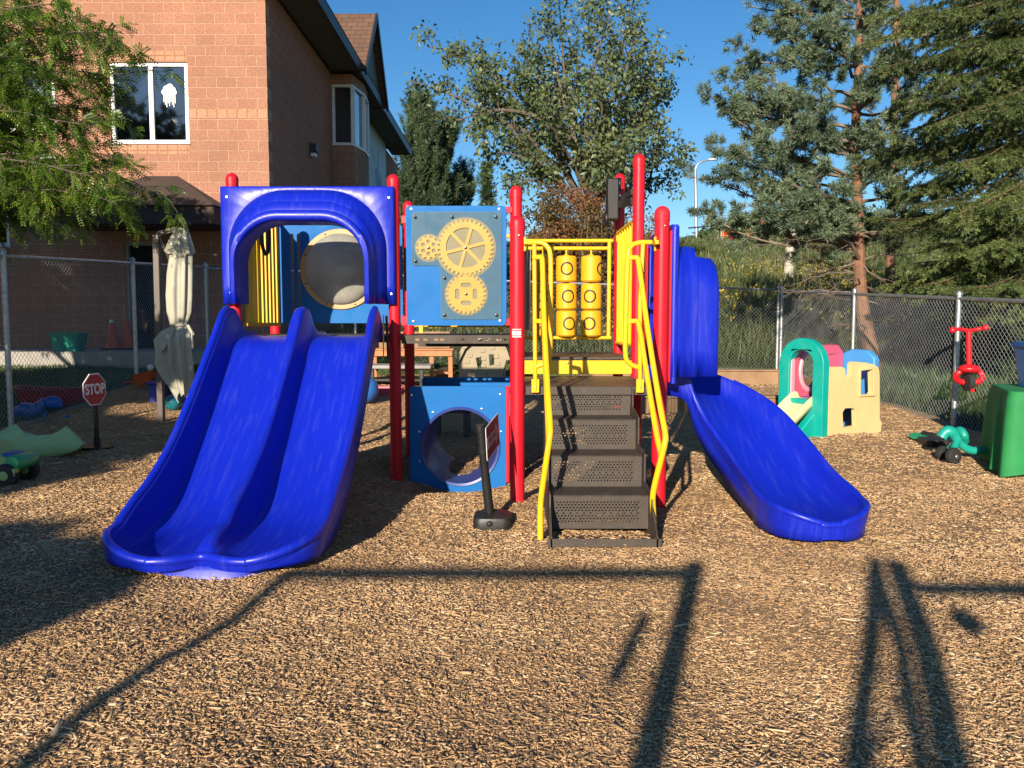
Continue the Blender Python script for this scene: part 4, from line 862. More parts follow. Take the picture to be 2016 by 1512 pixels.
# one way sign: post leans, board turned away
OY = 4.60; ob_ = W(968, 1048, OY); top = W(946, 848, 4.50); gb = gzf(ob_.x, OY)
ow = thing('one_way_sign', (ob_.x, OY, gb), 'dark red one way arrow sign on a leaning black post before the crawl hole', 'sign')
q = MB(); ax = (top-ob_); P = [ob_+ax*t for t in (0, .25, .28, .45, .48, .75, .9, 1.0)]; q.tube(P, [.032, .029, .027, .027, .025, .0235, .0225, .0225], 16)
for k in range(9): c_ = ob_+ax*(.40+k*.02); q.tube([c_, c_+ax.normalized()*.004], .0265, 16)
for k in range(7): c_ = ob_+ax*(.66+k*.018); q.tube([c_, c_+ax.normalized()*.004], .0255, 16)
q.build('post', M['black'], ow)
q = MB(); q.tube([top, top+ax.normalized()*.035], [.027, .024], 16); q.build('post_cap', M['black'], ow)
q = MB(); cx, cy = ob_.x+.01, OY+.0
base2 = rrect(cx-.115, cy-.11, cx+.105, cy+.12, .05); q.grid([[Vector((cx+(a-cx)*s_, cy+(b_-cy)*s_, gb+z)) for a, b_ in base2] for s_, z in ((1.0, -.01), (1.02, .035), (.96, .055), (.5, .075), (.2, .082))], closed=True)
q.lathe([(.018, -.012), (.012, -.02), (0, -.022)], (cx-.02, cy-.105, gb+.03), 'Y', 14); q.build('base', M['black'], ow)
c0, c1, c2, c3 = W(954, 843, 4.47), W(979, 812, 4.80), W(984, 877, 4.80), W(957.5, 909, 4.47)
ex = (c1-c0); ey = (c0-c3); nz_ = ex.cross(ey).normalized()
if nz_.y > 0: nz_ = -nz_
def bf_(a, b_, c): return c3+ex*a+ey*b_+nz_*c
q = MB(); q.prism([rrect(0, 0, 1, 1, .05, 3)], lambda a, b_: bf_(a, b_, .0035), lambda a, b_: bf_(a, b_, .006)); bd = q.build('sign_board', M['whiteletter'], ow, smooth=False)
M['maroon'] = mat('maroon_sign', (.17, .018, .028), .5, .08, 4); q = MB(); q.prism([rrect(.03, .035, .97, .965, .04, 3)], lambda a, b_: bf_(a, b_, .0065), lambda a, b_: bf_(a, b_, .0075)); q.build('maroon_face', M['maroon'], bd, smooth=False)
M['arrow'] = mat('faded_pink_white', (.42, .27, .27), .6, .08, 4); q = MB(); q.prism([[(.06, .33), (.66, .33), (.66, .14), (.94, .5), (.66, .86), (.66, .67), (.06, .67)]], lambda a, b_: bf_(a, b_, .008), lambda a, b_: bf_(a, b_, .009)); q.build('arrow', M['arrow'], bd, smooth=False)
vs, fs = textmesh('ONE WAY', .25, .0, .008); q = MB(); mw = max(v.x for v in vs)-min(v.x for v in vs); q.add([bf_(.43+v.x/mw*.66, .5+v.y*.95, .0095) for v in vs], fs); q.build('lettering', M['maroon'], bd, smooth=False, fixn=False)
# ================================================================== UMBRELLA
UY = 9.2; ux = W(318, 838, UY).x; ub = gzf(ux, UY); hub = W(357, 441, UY-.05)
um = thing('cantilever_umbrella', (ux, UY, ub), 'closed cream patio umbrella tied up beside its brown mast', 'umbrella')
M['brown'] = mat('dark_brown_metal', (.085, .065, .055), .5, .1, 5)
mt = W(308, 462, UY); q = MB(); q.bar((ux, UY, ub-.1), (mt.x, UY, mt.z), .072, .072); q.build('mast', M['brown'], um, bevel=.008)
q = MB(); q.tube([(mt.x+.04, UY, mt.z-.05), (hub.x-.12, UY+.03, mt.z-.42), (hub.x-.13, UY+.03, mt.z-.9)], .02, 8); q.bar((mt.x, UY, mt.z), (hub.x-.02, UY+.02, hub.z-.03), .05, .05); q.build('arm', M['brown'], um)
q = MB(); q.lathe([(.10, -.015), (.11, 0), (.09, .03), (.04, .05), (0, .055)], hub, seg=24); q.build('top_cap', M['black'], um)
prof = [(441, 357, .06, .2), (455, 357, .075, .2), (480, 355, .12, .3), (498, 354, .15, .35), (503, 356, .115, .35), (540, 354, .13, .35), (580, 353, .135, .3), (615, 353, .12, .3), (636, 352, .09, .2), (643, 352, .085, .15), (652, 347, .16, .4), (668, 345, .20, .55), (690, 347, .19, .6), (715, 347, .20, .6), (740, 352, .17, .6), (760, 357, .12, .6), (775, 360, .07, .6)]
q = MB(); P = []
for i, (v, u, r, rf) in enumerate(prof):
    c_ = W(u, v, UY); row = []; r *= (.82 if v > 650 else 1)
    for k in range(72):
        a = 2*math.pi*k/72; rr = r*(1+rf*(.9*(.6-abs(math.sin(4*a+i*.08)))+.3*math.sin(3*a+i*.35)+.2*math.sin(13*a-i*.2)))
        if v < 500: rr = r*(1+rf*.5*math.sin(8*a))
        dz = (.10*math.sin(3*a+1)+.07*math.sin(5*a)+.03*math.sin(9*a))*(v-660)/190 if v > 660 else (.02*math.sin(4*a) if 470 < v < 500 else 0)
        row.append((c_.x+rr*math.cos(a), c_.y+rr*math.sin(a)*.85, c_.z+dz))
    P.append(row)
q.grid(P, closed=True); q.build('canopy', M['canvas'], um, ang=70)
q = MB(); c_ = W(352, 640, UY); q.lathe([(.090, -.012), (.094, 0), (.090, .012)], c_, seg=30, caps=False); P = []
q.bar(W(370, 640, UY-.12), W(381, 660, UY-.14), .02, .03); q.bar(W(378, 655, UY-.14), W(380, 686, UY-.14), .012, .035); q.build('tie_strap', M['canvas'], um)
q = MB(); 
g_ = []
for i in range(6):
    f = i/5; t0, t1 = W(345-42*f, 648+26*f**1.2, UY-.10-.04*math.sin(f*5)), W(346-30*f, 662+34*f, UY-.10+.05*math.sin(f*4+1)); g_.append([t0, t0.lerp(t1, .5)+Vector((0, -.025*math.sin(f*6+.5), 0)), t1])
q.grid(g_); q.build('loose_flap', M['canvas'], um, solid=.005)
# ================================================================== LEFT TOYS (shade)
def px_prism(px, y0, y1, u0=None): return None
q = MB(); YY = 6.95
pts = [(-14, 868), (3, 848), (22, 838), (32, 835), (34, 841), (48, 850), (72, 857), (98, 856), (118, 848), (124, 843), (131, 838), (142, 848), (156, 862), (169, 874), (160, 884), (140, 893), (110, 900), (70, 904), (20, 903), (-10, 897)]
cen = (70, 880); L0 = [W(u, v, YY+.06) for u, v in reversed(pts)]
def inset(f, y): return [W(cen[0]+(u-cen[0])*f, cen[1]+(v-cen[1])*f, y) for u, v in reversed(pts)]
q.grid([inset(.96, YY+.42), inset(1.0, YY+.38), inset(1.0, YY+.07), inset(.985, YY+.03), inset(.93, YY+.005), inset(.5, YY-.02), inset(.02, YY-.03)], closed=True)
q.build('seesaw_rocker', M['greenplastic'], None, loc=(W(70, 900, YY).x, YY, .05), ang=50, label='pale green curved rocker lying on its side by the stop sign', cat='rocker toy')
# toy tractor
YY = 5.85; tr_ = thing('toy_tractor', (W(15, 950, YY).x, YY, .05), 'green toy tractor with a blue seat at the lower left edge', 'ride-on toy')
q = MB(); pts = [(-40, 930), (-40, 885), (-10, 868), (8, 880), (20, 892), (38, 900), (50, 905), (48, 915), (30, 921), (10, 924), (0, 932)]
q.prism([[(W(u, v, YY).x, W(u, v, YY).z) for u, v in reversed(pts)]], YP(YY-.12), YP(YY+.12)); q.build('body', M['limeplastic'], tr_, bevel=.012)
q = MB(); a, b_ = W(8, 898, YY), W(36, 884, YY); q.box((a.x, YY-.09, a.z-.02), (b_.x, YY+.09, b_.z-.02)); q.build('seat', M['toyblue'], tr_, bevel=.015)
q = MB(); a, b_ = W(40, 913, YY), W(53, 898, YY); q.lathe([(.05, -.13), (.06, -.1), (.06, .1), (.05, .13)], W(44, 907, YY), 'Y', 18); q.build('bumper', M['toygreen'], tr_)
q = MB(); a, b_ = W(6, 940, YY-.14), W(32, 922, YY-.14); q.box((a.x, YY-.16, a.z), (b_.x, YY-.1, b_.z)); q.build('side_step', M['limeplastic'], tr_, bevel=.01)
for (u, v, r, dy) in ((34, 929, .085, .06), (-8, 930, .085, -.16), (34, 929, .085, -.19)):
    q = MB(); q.lathe([(r*.7, -.035), (r, -.025), (r, .025), (r*.7, .035)], W(u, v, YY)+Vector((0, dy+.06, 0)), 'Y', 28); wh = q.build('wheel', M['rubber'], tr_)
    q = MB(); q.lathe([(r*.4, -.037), (.01, -.042), (0, -.042)], W(u, v, YY)+Vector((0, dy+.06, 0)), 'Y', 20); q.build('hub', M['limeplastic'], wh)
# rocking horse
YY = 9.5; rh = thing('rocking_horse', (W(80, 835, YY).x, YY, .1), 'blue rocking horse toy with a round head behind the left fence', 'rocking toy')
q = MB(); q.tube(smooth_path([W(30, 812, YY), W(45, 806, YY), W(65, 808, YY), W(80, 802, YY), W(92, 792, YY)], 4), [.06]*4+[.085]*9+[.075]*4, 14)
q.sphere(W(104, 792, YY), .095, 18, 12, sc=(1.15, .75, .85)); q.sphere(W(112, 797, YY), .06, 14, 10, sc=(1.2, .8, .8)); q.build('body', M['toyblue'], rh)
q = MB(); q.tube(smooth_path([W(20, 822, YY), W(45, 834, YY), W(85, 836, YY), W(120, 826, YY), W(135, 818, YY)], 4), .02, 8); q.build('rocker', M['toyblue'], rh)
for u in (52, 88): q = MB(); q.tube([W(u, 812, YY), W(u+3, 833, YY)], .03, 8); q.build('leg', M['toyblue'], rh)
# red boat/tub beyond fence
YY = 10.6; q = MB(); c_ = W(108, 775, YY); rows = []
for s_, z in ((.80, .02), (.92, .06), (1.0, .22), (1.03, .24), (.97, .235), (.86, .08), (.5, .05), (.05, .05)): rows.append([Vector((c_.x+.50*s_*math.cos(a), YY+.32*s_*math.sin(a), .12+z+.05*abs(math.cos(a))**3*(z > .1))) for a in [2*math.pi*k/40 for k in range(40)]])
q.grid(rows, closed=True); q.build('sand_tub', M['darkred'], None, loc=(c_.x, YY, .15), label='dark red plastic tub on the grass behind the left fence', cat='tub')
# cones
def cone(x, y, z):
    t = thing('traffic_cone', (x, y, z), 'orange traffic cone standing on the walk by the building wall', 'traffic cone', 'orange cones by the building')
    q = MB(); q.lathe([(.135, .03), (.12, .05), (.035, .55), (.025, .56), (0, .56)], (x, y, z), seg=24); q.build('cone_body', M['orange'], t)
    q = MB(); q.box((x-.17, y-.17, z), (x+.17, y+.17, z+.03)); q.build('base', M['black'], t, bevel=.01); return t
c1_ = cone(W(222, 690, 14.9).x, 14.9, .742); c1_['label'] = 'left orange traffic cone with pale top by the building door'
c2_ = copy_tree(c1_, None, (W(250, 690, 15.0).x, 15.05, .742), label='right orange traffic cone nearest the building door')
q = MB(); x, y, z = c1_.location; q.lathe([(.052, .43), (.036, .562), (.02, .565), (0, .566)], (x, y, z), seg=20); q.build('pale_top', M['white'], c1_)
# teal bin
q = MB(); c_ = W(137, 690, 14.2); rows = [[Vector((c_.x+(a-c_.x)*s_, 14.2+(b_-14.2)*s_, .745+z)) for a, b_ in rrect(c_.x-.26, 14.2-.2, c_.x+.26, 14.2+.2, .06, 4)] for s_, z in ((.8, 0), (1.0, .30), (1.06, .30), (1.06, .33), (.97, .33), (.8, .03), (.1, .03))]
q.grid(rows, closed=True); q.build('storage_bin', M['turq'], None, loc=(c_.x, 14.2, .74), ang=50, label='teal plastic storage bin on the walk beyond the left fence', cat='bin')
# orange toy wheelbarrow
YY = 11.6; wb_ = thing('toy_wheelbarrow', (W(272, 760, YY).x, YY, .22), 'orange toy wheelbarrow tipped against the left fence', 'wheelbarrow'); c_ = W(285, 742, YY)
q = MB(); rows = [[Vector((c_.x+(a)*s_+dx, YY+b_*s_, c_.z+z+a*.25)) for a, b_ in rrect(-.17, -.12, .17, .12, .05, 4)] for s_, z, dx in ((.7, -.10, 0), (1.0, .06, .01), (1.05, .065, .01), (.95, .055, .01), (.7, -.07, 0), (.1, -.07, 0))]; q.grid(rows, closed=True); q.build('tray', M['orange'], wb_, ang=50)
for dy in (-.09, .09): q = MB(); q.tube([(c_.x-.05, YY+dy, c_.z-.05), (c_.x-.26, YY+dy, c_.z-.08)], .014, 8); q.build('handle', M['orange'], wb_)
q = MB(); q.lathe([(.03, -.03), (.07, -.02), (.07, .02), (.03, .03)], (c_.x+.12, YY, c_.z-.1), 'Y', 18); q.build('wheel', M['black'], wb_)
q = MB(); p = W(296, 723, 11.8); q.sphere(p, .045); q.tube([p, p-Vector((0, 0, .30))], .012, 8); q.build('toy_paddle', M['white'], None, loc=(p.x, p.y, p.z-.3), label='white knob ended toy stick propped beside the umbrella', cat='toy')
# blue table
YY = 10.4; a_, b2 = W(289, 808, YY), W(395, 752, YY); bt = thing('play_table', ((a_.x+b2.x)/2, YY, .15), 'deep blue plastic table behind the umbrella mast', 'table'); zt = b2.z
q = MB(); q.box((a_.x, YY, zt-.04), (b2.x, YY+.5, zt)); q.build('tabletop', M['deepblue'], bt, bevel=.012)
for (x, y) in ((a_.x+.02, YY+.03), (b2.x-.26, YY+.03), (a_.x+.02, YY+.40), (b2.x-.26, YY+.40)): q = MB(); q.box((x, y, .08), (x+.20, y+.05, zt-.041)); q.build('leg', M['deepblue'], bt, bevel=.01)
q = MB(); p = W(341, 797, 9.9); q.sphere((p.x, p.y, gzf(p.x, p.y)+.10), .10, 28, 18); q.build('play_ball', M['tealball'], None, loc=(p.x, p.y, .1), ang=180, label='teal rubber ball on the chips beside the umbrella mast', cat='ball')
q = MB(); p = W(717, 780, 10.5); q.sphere((p.x, p.y, gzf(p.x, p.y)+.185), .19, 36, 22); q.build('play_ball', M['ball'], None, loc=(p.x, p.y, .1), ang=180, label='large blue ball behind the right edge of the double slide', cat='ball')
# cast things under the deck
q = MB(); YY = 8.3; a_, b2 = W(852, 905, YY), W(925, 850, YY)
st_ = thing('step_stool', ((a_.x+b2.x)/2, YY, .05), 'dark grey plastic stool seen through the crawl tube', 'stool')
q.box((a_.x, YY, .30), (b2.x, YY+.28, .335)); q.build('seat', M['greydark'] if 'greydark' in M else mat('dark_grey_plastic', (.055, .065, .075), .5, .1, 4), st_, bevel=.012); gd = bpy.data.materials['dark_grey_plastic']
for (x, y) in ((a_.x, YY), (b2.x-.07, YY), (a_.x, YY+.22), (b2.x-.07, YY+.22)): q = MB(); q.box((x, y, .0), (x+.07, y+.05, .299)); q.build('leg', gd, st_, bevel=.01)
# ================================================================== THINGS BEHIND THE CLIMBER
YY = 12.6; ct = thing('mud_kitchen', (-1.5, YY, .3), 'orange cedar play kitchen table behind the red posts', 'play kitchen')
def bxs(name, m_, par, *bs, bv=.006, **k):
    q = MB()
    for a, b_ in bs: q.box(a, b_)
    return q.build(name, m_, par, bevel=bv, **k)
xa, xb_ = -2.25, -.93; zA, zB = 1.25-(700-635)*YY/1560, 1.25-(690-635)*YY/1560
bxs('tabletop', M['cedar'], ct, ((xa, YY, zB), (xb_, YY+.55, zB+.03))); bxs('apron', M['cedar'], ct, ((xa+.02, YY+.02, zA-.01), (xb_-.02, YY+.05, zB-.001)))
for x in (xa+.02, -1.32, xb_-.09): bxs('leg', M['cedar'], ct, ((x, YY+.052, .2), (x+.07, YY+.11, zB-.002)))
bxs('shelf', M['cedar'], ct, ((-1.32, YY+.115, .42), (xb_, YY+.5, .46))); bxs('cubby', M['timber'], ct, ((xa+.1, YY+.2, zB+.031), (-1.75, YY+.5, zB+.30))); bxs('cubby', M['timber'], ct, ((-1.6, YY+.2, zB+.031), (-1.0, YY+.5, zB+.30)))
q = MB(); q.lathe([(.10, 0), (.14, .04), (.15, .06), (.13, .05), (.05, .02), (0, .02)], (-1.05, YY+.3, .461), seg=22); q.build('mixing_bowl', M['brownpanel'], None, loc=(-1.05, YY+.3, .46), label='brown bowl on the lower shelf of the play kitchen', cat='bowl')
YY = 11.9; pb = thing('picnic_bench', (-1.7, YY, .25), 'grey weathered bench table beside the red slide post', 'bench')
bxs('tabletop', M['greywood'], pb, ((-2.25, YY, .55), (-1.22, YY+.55, .61)), bv=.02); bxs('lower_shelf', M['black'], pb, ((-2.2, YY+.05, .36), (-1.3, YY+.5, .40)))
for x in (-2.15, -1.4): bxs('leg', M['black'], pb, ((x, YY+.06, .1), (x+.06, YY+.12, .549)))
q = MB(); YY = 11.3; c_ = W(758, 772, YY); q.grid([[Vector((c_.x+a*s_, YY+b_*s_, .16+z)) for a, b_ in rrect(-.26, -.2, .26, .2, .08, 4)] for s_, z in ((.85, 0), (1, .16), (1.05, .17), (.95, .16), (.8, .03), (.1, .03))], closed=True); q.build('sand_tray', M['pink'], None, loc=(c_.x, YY, .1), ang=50, label='pink plastic tray on the chips beside the blue ball', cat='tray')
# playhouse
YY = 11.2; ph = thing('playhouse', (-.4, YY, .2), 'beige plastic toy playhouse with two small windows', 'playhouse')
def q2(u, v): p = W(u, v, YY); return (p.x, p.z)
out_ = [q2(u, v) for u, v in ((912, 800), (905, 735), (901, 712), (914, 686), (930, 672), (955, 664), (978, 672), (992, 688), (998, 706), (990, 735), (986, 800))]
w1_ = [q2(*p) for p in ((937, 705), (948, 702), (949, 724), (941, 727))]; w2_ = [q2(*p) for p in ((963, 698), (973, 698), (973, 719), (964, 720))]
q = MB(); q.prism([list(reversed(out_)), list(reversed(w1_)), list(reversed(w2_))], YP(YY), YP(YY+.06)); fw = q.build('front_wall', M['beige'], ph, bevel=.008)
q = MB()
for k in range(12):
    u, v = [(920, 712), (922, 730), (952, 706), (952, 720), (977, 702), (980, 716), (930, 735), (955, 733), (978, 730), (925, 700), (950, 690), (970, 685)][k]; a = q2(u, v); q.box((a[0]-.035, YY-.012, a[1]-.028), (a[0]+.035, YY-.0005, a[1]+.028))
q.build('stone_relief', M['beige'], ph, bevel=.006)
q = MB(); arc = [q2(u, v) for u, v in ((899, 714), (913, 685), (930, 670), (955, 661), (979, 670), (994, 687), (1001, 708))]
for i in range(6): q.bar((arc[i][0], YY-.03, arc[i][1]), (arc[i+1][0], YY-.03, arc[i+1][1]), .10, .05)
q.build('gable_trim', M['beige'], ph)
q = MB(); ar2 = arc; q.grid([[Vector((a, y, b_)) for a, b_ in ar2] for y in (YY+.03, YY+1.0)]); q.build('roof', M['beige'], ph, solid=.04)
for xq in (arc[0][0]+.03, arc[-1][0]-.09): q = MB(); q.box((xq, YY+.07, .1), (xq+.04, YY+.95, arc[0][1]-.02)); q.build('side_wall', M['beige'], ph, bevel=.01)
# ================================================================== SANDBOX
sbx = thing('sandbox', (2.9, 11, .15), 'brown timber sandbox frame filled with chips behind the curved slide', 'sandbox')
X0, X1, YA, YB = 1.3, 4.32, 9.9, 12.8
for a, b_ in (((X0, YA, .0), (X1, YA+.14, .30)), ((X0, YB, .0), (X1, YB+.14, .46)), ((X1+.001, YA, .0), (X1+.14, YB+.14, .42)), ((X0-.141, YA, .0), (X0-.001, YB+.14, .40))): bxs('timber', M['timber'], sbx, (a, b_), bv=.01)
for a, b_ in (((X0-.16, YA-.02, .301), (X1+.16, YA+.17, .33)), ((X0-.16, YB-.02, .461), (X1+.16, YB+.17, .49))): bxs('cap_board', M['timber'], sbx, (a, b_), bv=.006)
# ================================================================== CASTLE CLIMBER
A, Bc, D = (3.30, 8.22), (4.06, 8.68), (3.005, 8.70); C = (Bc[0]+D[0]-A[0], Bc[1]+D[1]-A[1])
ca = thing('castle_climber', (3.5, 8.7, .05), 'small toddler castle climber with teal arch and yellow wall', 'toddler climber')
def wp(P, A_, B_): return [on_plane(u, v, A_, B_) for u, v in P]
def zmap(P): return P
yw = wp([(1631, 864), (1631, 728), (1634, 722), (1658, 722), (1664, 726), (1665, 740), (1668, 746), (1672, 744), (1675, 738), (1676, 716), (1680, 712), (1705, 714), (1722, 718), (1730, 724), (1732, 740), (1732, 826), (1736, 832), (1734, 851), (1690, 857)], A, Bc)
win = wp([(1693, 730), (1716, 727), (1717, 772), (1714, 776), (1693, 777), (1692, 772)], A, Bc); door = wp([(1659, 812), (1664, 804), (1676, 803), (1684, 806), (1685, 838), (1660, 842)], A, Bc)
yw[0] = (yw[0][0], .0); yw[-2] = (yw[-2][0], .02); yw[-1] = (yw[-1][0], .01)
q = MB(); q.prism([yw, win, door], plane_map(A, Bc, 0), plane_map(A, Bc, .05)); q.build('yellow_wall', M['castle'], ca, bevel=.018, label='pale yellow castle wall with battlement notch and window')
q = MB(); m_ = plane_map(A, Bc); fr = wp([(1689, 726), (1720, 723), (1721, 780), (1689, 781)], A, Bc); q.prism([fr, win], plane_map(A, Bc, -.02), plane_map(A, Bc, -.0005)); q.build('window_frame', M['castle'], ca, bevel=.006)
# teal arch on A-D
L_ad = math.hypot(D[0]-A[0], D[1]-A[1]); s0_, s1_ = .0, L_ad; mid_ = L_ad/2; zt_ = W(1590, 665, 8.55).z; ro, ri = L_ad/2, L_ad/2-.13; zc = zt_-ro
outp = [(0, .0)]+[(mid_-ro*math.cos(R(a)), zc+ro*math.sin(R(a))*1.0) for a in range(0, 181, 12)]+[(L_ad, .0)]
inn = [(mid_-ri, .44)]+[(mid_-ri*math.cos(R(a)), zc+ri*math.sin(R(a))*1.05) for a in range(0, 181, 12)]+[(mid_+ri, .44)]
q = MB(); q.prism([outp, inn], plane_map(A, D, -.0), plane_map(A, D, .10)); q.build('teal_arch', M['teal'], ca, bevel=.015, label='teal arch wall over the small slide')
# pink wall D-C with round hole, blue wall B-C
mg = plane_map(D, C); LDC = math.hypot(C[0]-D[0], C[1]-D[1])
q = MB(); q.prism([[(0.0, .0), (LDC, .0), (LDC, .92), (LDC-.1, 1.0), (.12, 1.0), (0, .90)], [( .33+.15*math.cos(a)*1.0, .72+.19*math.sin(a)) for a in [2*math.pi*k/24 for k in range(24)]]], plane_map(D, C, -.08), plane_map(D, C, 0)); q.build('pink_wall', M['pink'], ca, bevel=.015)
q = MB(); P = []
for rr, o_ in ((.0, -.082), (.02, -.10), (.045, -.10), (.06, -.082)): P.append([plane_map(D, C, o_)(.33+(.15+rr)*math.cos(a), .72+(.19+rr)*math.sin(a)) for a in [2*math.pi*k/28 for k in range(28)]])
q.grid(P, closed=True); q.build('port_ring', M['palepink'], ca)
q = MB(); q.prism([[(-.07, .0), (.0, .0), (.0, .86), (-.03, .9), (-.07, .86)]], plane_map(D, C, -.14), plane_map(D, C, .03)); q.build('corner_post', M['palepink'], ca, bevel=.012)
LBC = math.hypot(C[0]-Bc[0], C[1]-Bc[1]); q = MB(); q.prism([[(0.1, .0), (LBC, .0), (LBC, .88), (LBC*.7, .95), (LBC*.35, .94), (.1, .86)]], plane_map(Bc, C, -.10), plane_map(Bc, C, -.01)); q.build('blue_wall', M['skyblue'], ca, bevel=.015)
cx = (A[0]+C[0])/2; cy = (A[1]+C[1])/2
q = MB(); q.prism([[(A[0]+(cx-A[0])*.2, A[1]+(cy-A[1])*.2), (Bc[0]+(cx-Bc[0])*.2, Bc[1]+(cy-Bc[1])*.2), (C[0]+(cx-C[0])*.2, C[1]+(cy-C[1])*.2), (D[0]+(cx-D[0])*.2, D[1]+(cy-D[1])*.2)]], lambda a, b_: Vector((a, b_, .40)), lambda a, b_: Vector((a, b_, .44))); q.build('platform', mat('purple_plastic', (.22, .1, .3), .5, .06, 3), ca)
# cream slide from the arch outwards
axd = Vector((D[0]-A[0], D[1]-A[1], 0)).normalized(); nn = Vector((-axd.y, axd.x, 0)); mid3 = Vector((A[0], A[1], 0))+axd*mid_
if nn.x > 0: nn = -nn
rows = []
for d_, z_, h_ in ((-.05, .44, .04), (.0, .44, .08), (.15, .36, .08), (.35, .22, .08), (.55, .11, .07), (.70, .075, .04), (.76, .07, .02)):
    c_ = mid3+nn*d_; rows.append([c_+axd*a+Vector((0, 0, z_+b_)) for a, b_ in ((-.155, -.03), (-.16, h_), (-.148, h_+.012), (-.128, h_), (-.12, .01), (-.10, 0), (.10, 0), (.12, .01), (.128, h_), (.148, h_+.012), (.16, h_), (.155, -.03))])
q = MB(); q.grid(rows); q.build('small_slide', M['cream'], ca, subsurf=1, solid=.012, ang=70)
q = MB(); c_ = mid3+nn*.12; q.prism([[(-.03, .0), (.44, .0), (.44, .03), (.02, .36), (-.03, .40)]], (lambda a, b_: mid3+axd*-.19+nn*a+Vector((0, 0, b_))), (lambda a, b_: mid3+axd*-.10+nn*a+Vector((0, 0, b_)))); q.build('slide_support', M['teal'], ca, bevel=.015)
q = MB(); p = W(1518, 782, 9.0); q.sphere((p.x, p.y, .30), .06); q.lathe([(.05, 0), (.06, .1), (.055, .26)], (p.x, p.y, .04), seg=18); q.build('toy_skittle', M['orange'], None, loc=(p.x, p.y, .05), label='red orange toy post just left of the castle climber', cat='toy')
# ================================================================== RIGHT SIDE TOYS
YY = 8.55; rt = thing('hanging_tricycle', (W(1906, 700, YY).x, YY, .75), 'red toddler tricycle hung by its handlebar on the right fence', 'tricycle')
q = MB(); q.tube(smooth_path([W(1874, 650, YY-.05), W(1890, 648, YY), W(1908, 651, YY), W(1926, 648, YY), W(1942, 645, YY-.05)], 4), .021, 12); q.sphere(W(1875, 650, YY-.05), .034, 14, 10); q.sphere(W(1941, 645, YY-.05), .034, 14, 10); q.build('handlebar', M['redplastic'], rt)
q = MB(); q.tube([W(1907, 652, YY), W(1908, 722, YY)], [.026, .030], 14); q.build('stem', M['redplastic'], rt)
q = MB(); q.sphere(W(1908, 726, YY-.05), .11, 24, 14, sc=(1, .9, .45)); q.build('seat', M['redplastic'], rt)
q = MB(); cR = W(1908, 742, YY); q.tube([Vector((cR.x+.145*math.cos(a), YY+.02*math.sin(a*2), cR.z+.075*math.sin(a)+.01)) for a in [2*math.pi*k/32 for k in range(33)]], .031, 12, caps=False); q.build('body_ring', M['redplastic'], rt)
q = MB(); cW = W(1906, 752, YY-.02); q.lathe([(.05, -.035), (.095, -.028), (.095, .028), (.05, .035)], cW, 'X', 28); q.build('wheel', M['rubber'], rt)
q = MB(); q.tube([W(1914, 765, YY-.08), W(1915, 771, YY-.08)], .02, 10); q.build('pedal', M['redplastic'], rt)
YY = 6.85; gt = thing('green_tricycle', (W(1885, 905, YY).x, YY, .05), 'teal green toddler tricycle tipped over beside the covered table', 'tricycle')
q = MB(); q.tube(smooth_path([W(1853, 862, YY), W(1862, 850, YY), W(1874, 852, YY), W(1886, 866, YY), W(1898, 880, YY), W(1915, 887, YY), W(1936, 886, YY)], 4), [.045]*5+[.052]*4+[.045]*4+[.035]*12, 14); q.build('frame', M['turq'], gt)
q = MB(); q.tube(smooth_path([W(1880, 853, YY+.05), W(1890, 847, YY), W(1898, 856, YY-.05), W(1900, 868, YY)], 4), .034, 12); q.build('seat', M['turq'], gt)
q = MB(); q.tube([W(1886, 866, YY), W(1876, 888, YY-.1)], .030, 12); q.tube([W(1884, 866, YY), W(1868, 884, YY+.05)], .022, 12); q.build('fork', M['turq'], gt)
for (u, v, dy, r) in ((1877, 898, -.12, .074), (1856, 893, .12, .068)):
    q = MB(); c_ = W(u, v, YY+dy); mx = Matrix.Rotation(R(25), 4, 'Z'); q.lathe([(r*.5, -.03), (r*.93, -.027), (r, -.018), (r, .018), (r*.93, .027), (r*.5, .03)], c_, 'Y', 28, mx=mx); wh = q.build('wheel', M['rubber'], gt)
    q = MB(); q.lathe([(.018, -.034), (.014, -.038), (0, -.038)], c_, 'Y', 14, mx=mx); q.build('hub', M['galv'], wh)
YY = 7.9; fs_ = thing('fallen_sign', (W(1820, 865, YY).x, YY, .06), 'round green toy sign with black post lying on the chips', 'sign')
p = W(1815, 864, YY); q = MB(); q.lathe([(.12, .0), (.125, .008), (.12, .014), (0, .02)], (p.x, YY, .10), seg=30, mx=Matrix.Rotation(R(8), 4, 'X')); q.build('sign_disc', M['toygreen'], fs_)
q = MB(); q.tube([W(1816, 853, YY+.05), W(1850, 860, YY-.1)], .027, 12); q.build('post', M['black'], fs_)
q = MB(); q.prism([rrect(W(1838, 870, 7.6).x-.10, 7.5, W(1838, 870, 7.6).x+.12, 7.75, .05)], lambda a, b_: Vector((a, b_, .06)), lambda a, b_: Vector((a, b_, .13))); q.build('base', M['black'], fs_, bevel=.02)
